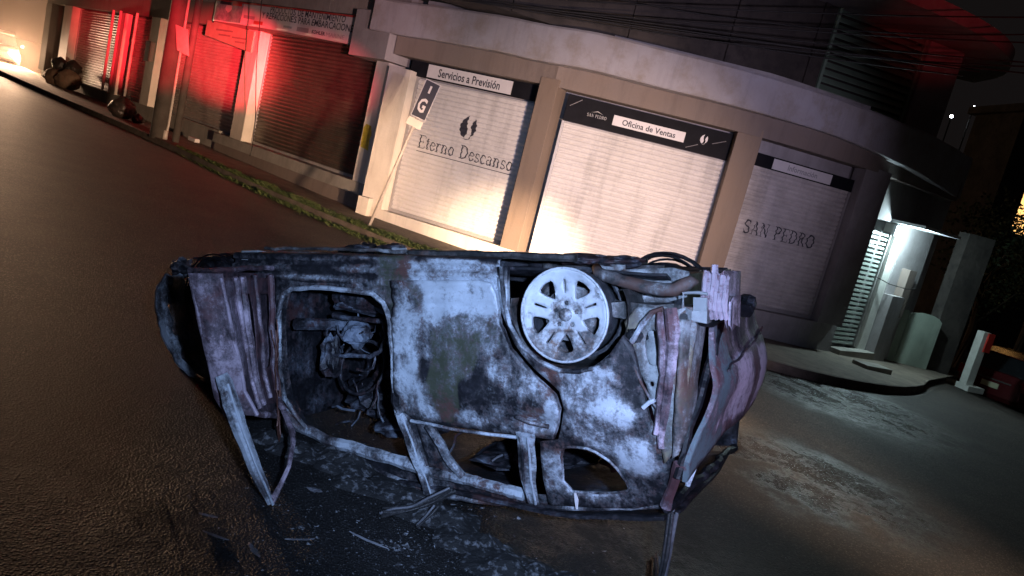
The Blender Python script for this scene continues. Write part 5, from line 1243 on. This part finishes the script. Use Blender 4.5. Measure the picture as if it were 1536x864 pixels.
# ------------------------------------------------------------------ debris on the road
rnd = random.Random(11)
mb = MB()
for i in range(3200):
    a = rnd.uniform(0, 6.28); r_ = abs(rnd.gauss(0, 1.0)); x = -.2 + math.cos(a) * r_ * 1.5; y = 3.1 + math.sin(a) * r_ * .9
    if y < 1.6 or x < -1.35: continue
    s = rnd.uniform(.002, .008) * (1 + (rnd.random() < .06) * 1.6); z = G(x, y)
    P = [Vector((x + rnd.uniform(-s, s), y + rnd.uniform(-s, s), z + rnd.uniform(.001, s * .5))) for _ in range(5)]
    mb.add(P, [(0, 1, 2), (0, 2, 3), (0, 3, 4), (1, 2, 4), (1, 3, 4)])
M['chips'] = mat('ash_chips', (.05, .05, .055), .6, 0, (.40, .42, .46), 30, 1, lo=.5, hi=.62)
o = mk('burnt_debris', mb, M['chips'], kind='stuff'); o['label'] = 'small chips of ash and glass strewn round the wreck'; o['category'] = 'debris'
mb = MB(); rr_ = random.Random(4)                  # low heaps of ash and melted trim under the openings
for k in range(16):
    t = k / 15; cx = lerp(-1.0, .95, t) + rr_.uniform(-.08, .08); cy = lerp(3.95, 3.02, t) + rr_.uniform(-.12, .05); rx = rr_.uniform(.10, .24); nb = 12; base_ = len(mb.v)
    for i in range(nb + 1):
        for j in range(nb + 1):
            u, v = i / nb * 2 - 1, j / nb * 2 - 1; x, y = cx + u * rx, cy + v * rx * .7; e = max(0, 1 - u * u) * max(0, 1 - v * v)
            mb.v.append((x, y, G(x, y) - .004 + e * (.035 + .05 * (noise.noise(Vector((x * 9, y * 9, k))) + .25) + .02 * noise.noise(Vector((x * 34, y * 34, k))))))
    for i in range(nb):
        for j in range(nb): a = base_ + i * (nb + 1) + j; mb.f.append((a, a + 1, a + nb + 2, a + nb + 1))
M['ashheap'] = mat('ash_heap', (.012, .012, .013), .8, 0, (.16, .165, .18), 26, 1, .006, 90, lo=.52, hi=.66)
o = mk('ash_heaps', mb, M['ashheap'], kind='stuff'); o['label'] = 'low black heaps of ash under the edge of the wreck'; o['category'] = 'ash'
def scrap(name, label, x, y, L_, W_, ang, seed, m, thick=.005, group='scraps on the road before the wreck'):
    rr = random.Random(seed); q = MB(); n = 9; ca, sa = math.cos(ang), math.sin(ang)
    for side_ in (0, 1):
        for i in range(n):
            t = i / (n - 1) - .5; hw = W_ * .5 * (1 - (2 * t) ** 2 * .8) * rr.uniform(.5, 1.1)
            for sg_ in (-1, 0, 1):
                lx, ly = t * L_, sg_ * hw + .1 * L_ * t * t
                X, Y2 = x + lx * ca - ly * sa, y + lx * sa + ly * ca
                q.v.append((X, Y2, G(X, Y2) + .003 + (thick * (1 - abs(sg_) * .7) * rr.uniform(.5, 1.2) if side_ else 0)))
    for i in range(n - 1):
        for j in range(2):
            a = i * 3 + j; q.f += [(a, a + 1, a + 4, a + 3), (a + n * 3, a + 3 + n * 3, a + 4 + n * 3, a + 1 + n * 3)]
        for j in (0, 2): a = i * 3 + j; q.f.append((a, a + 3, a + 3 + n * 3, a + n * 3))
    for a in (0, (n - 1) * 3):
        for j in (0, 1): q.f.append((a + j, a + j + 1, a + j + 1 + n * 3, a + j + n * 3))
    o = mk(name, q, m, smooth=False); return tag(o, label, 'scrap', group)
M['scrapm'] = mat('ashen_scrap', (.17, .17, .19), .6, .1, (.06, .06, .065), 14, .8, .004, 50)
M['scrapl'] = mat('pale_scrap', (.24, .25, .28), .55, .1, (.2, .2, .22), 20, .8)
SC = [('short grey scrap nearest the left edge of the road', -1.02, 2.93, .08, .022, .1, 'scrapm'), ('flat grey scrap below the hanging door frame, lower of two', -.93, 2.80, .12, .02, -.1, 'scrapm'), ('curved grey strip at the bottom, left of centre', -.76, 2.78, .11, .03, -.8, 'scrapm'),
      ('pale thin strip at the bottom centre', -.35, 3.10, .20, .022, -.25, 'scrapl'), ('grey slanting strip left of the pale thin strip', -.62, 2.95, .13, .018, .55, 'scrapm'), ('pale patch under the open door', -.70, 3.42, .08, .05, 0, 'scrapm')]
for i, (lb, x, y, l_, w_, a, m) in enumerate(SC): scrap('metal_scrap', lb, x, y, l_, w_, a, i, M[m])
M['soaked'] = mat('charred_wire_bundle', (.02, .02, .022), .5, 0, (.06, .055, .055), 30, .7, .006, 60)
def bundle(label, pts, n=7, sp=.02, r_=.007):
    rt_ = root('charred_cables', label, 'cable', pts[0])
    for k in range(n):
        o_ = Vector((rnd.uniform(-sp, sp), rnd.uniform(-sp, sp), rnd.uniform(0, sp))); P = [Vector(p) + o_ * rnd.uniform(.4, 1.4) + Vector((rnd.uniform(-.012, .012), rnd.uniform(-.012, .012), 0)) for p in pts]
        q = MB(); P = smoothline3(P); q.tube(P, r_ * rnd.uniform(.6, 1.5), 5, False); mk('strand', q, M['soaked'] if rnd.random() < .8 else M['scrapm'], rt_, smooth=True)
def smoothline3(P, k=5):
    P = [P[0] * 2 - P[1]] + P + [P[-1] * 2 - P[-2]]; out = []
    for i in range(1, len(P) - 2):
        for t in range(k):
            t /= k; a, b_, c, d = P[i - 1:i + 3]; out.append(.5 * ((2 * b_) + (c - a) * t + (2 * a - 5 * b_ + 4 * c - d) * t * t + (3 * b_ - a - 3 * c + d) * t ** 3))
    out.append(P[-2]); return out
bundle('charred cables hanging from the wreck tail down to the road', [(.93, 3.12, .42), (.96, 3.10, .20), (.97, 3.12, .0), (1.0, 3.2, -.08), (1.02, 3.34, -.10), (1.06, 3.5, -.11), (1.1, 3.75, -.12)], 9, .02, .008)
bundle('burnt cable tangle lying under the middle door post', [(-.05, 3.46, .10), (-.12, 3.46, .03), (-.2, 3.45, -.03), (-.28, 3.42, -.055), (-.34, 3.36, -.06)], 7, .02, .007)
bundle('single burnt cable end beside the tangle', [(-.10, 3.42, .02), (-.13, 3.40, -.03), (-.16, 3.34, -.06)], 3, .012, .006)
tw = lambda a: Vector(VM @ Vector(a))
for lb, a, b_, r_ in (('thin pale stick inside the small rear window', (.0, .30, -.66), (.10, .30, -.65), .007), ('pale stick inside the long door window, left one', (-.56, .35, -.82), (-.50, .35, -.78), .006), ('pale stick inside the long door window, right one', (-.44, .35, -.80), (-.37, .35, -.76), .005)):
    mb = MB(); mb.tube([tw(a), tw(((a[0] + b_[0]) / 2, a[1], (a[2] + b_[2]) / 2 + .004)), tw(b_)], r_, 5); o = mk('stick', mb, M['scrapm' if 'long' in lb else 'poster']); tag(o, lb, 'stick')
mb = MB(); c = tw((.0, .16, -.87)); mb.tube([c + Vector((-.015, 0, .03)), c, c + Vector((.012, -.01, -.04))], [.006, .011, .005], 6); tag(mk('white_chip', mb, M['white']), 'small white chip at the foot of the quarter window', 'chip')

# thin smoke round the oncoming headlight, added to spread its glare into a halo
mb = MB(); bm = bmesh.new(); bmesh.ops.create_icosphere(bm, subdivisions=3, radius=1)
for v in bm.verts: mb.v.append((-24.0 + v.co.x * 5.5, 33.2 + v.co.y * 5.5, 2.6 + v.co.z * 3.2 - v.co.x * .2))
mb.f = [tuple(v.index for v in f.verts) for f in bm.faces]; bm.free()
sm = bpy.data.materials.new('smoke'); sm.use_nodes = True; N = sm.node_tree.nodes; N.remove(N['Principled BSDF'])
pv = N.new('ShaderNodeVolumePrincipled'); pv.inputs['Color'].default_value = (.85, .68, .60, 1); pv.inputs['Density'].default_value = .02
sm.node_tree.links.new(pv.outputs[0], N['Material Output'].inputs['Volume'])
o = mk('smoke', mb, sm, kind='stuff'); o['label'] = 'thin smoke added round the oncoming headlight for its glow'; o['category'] = 'smoke'
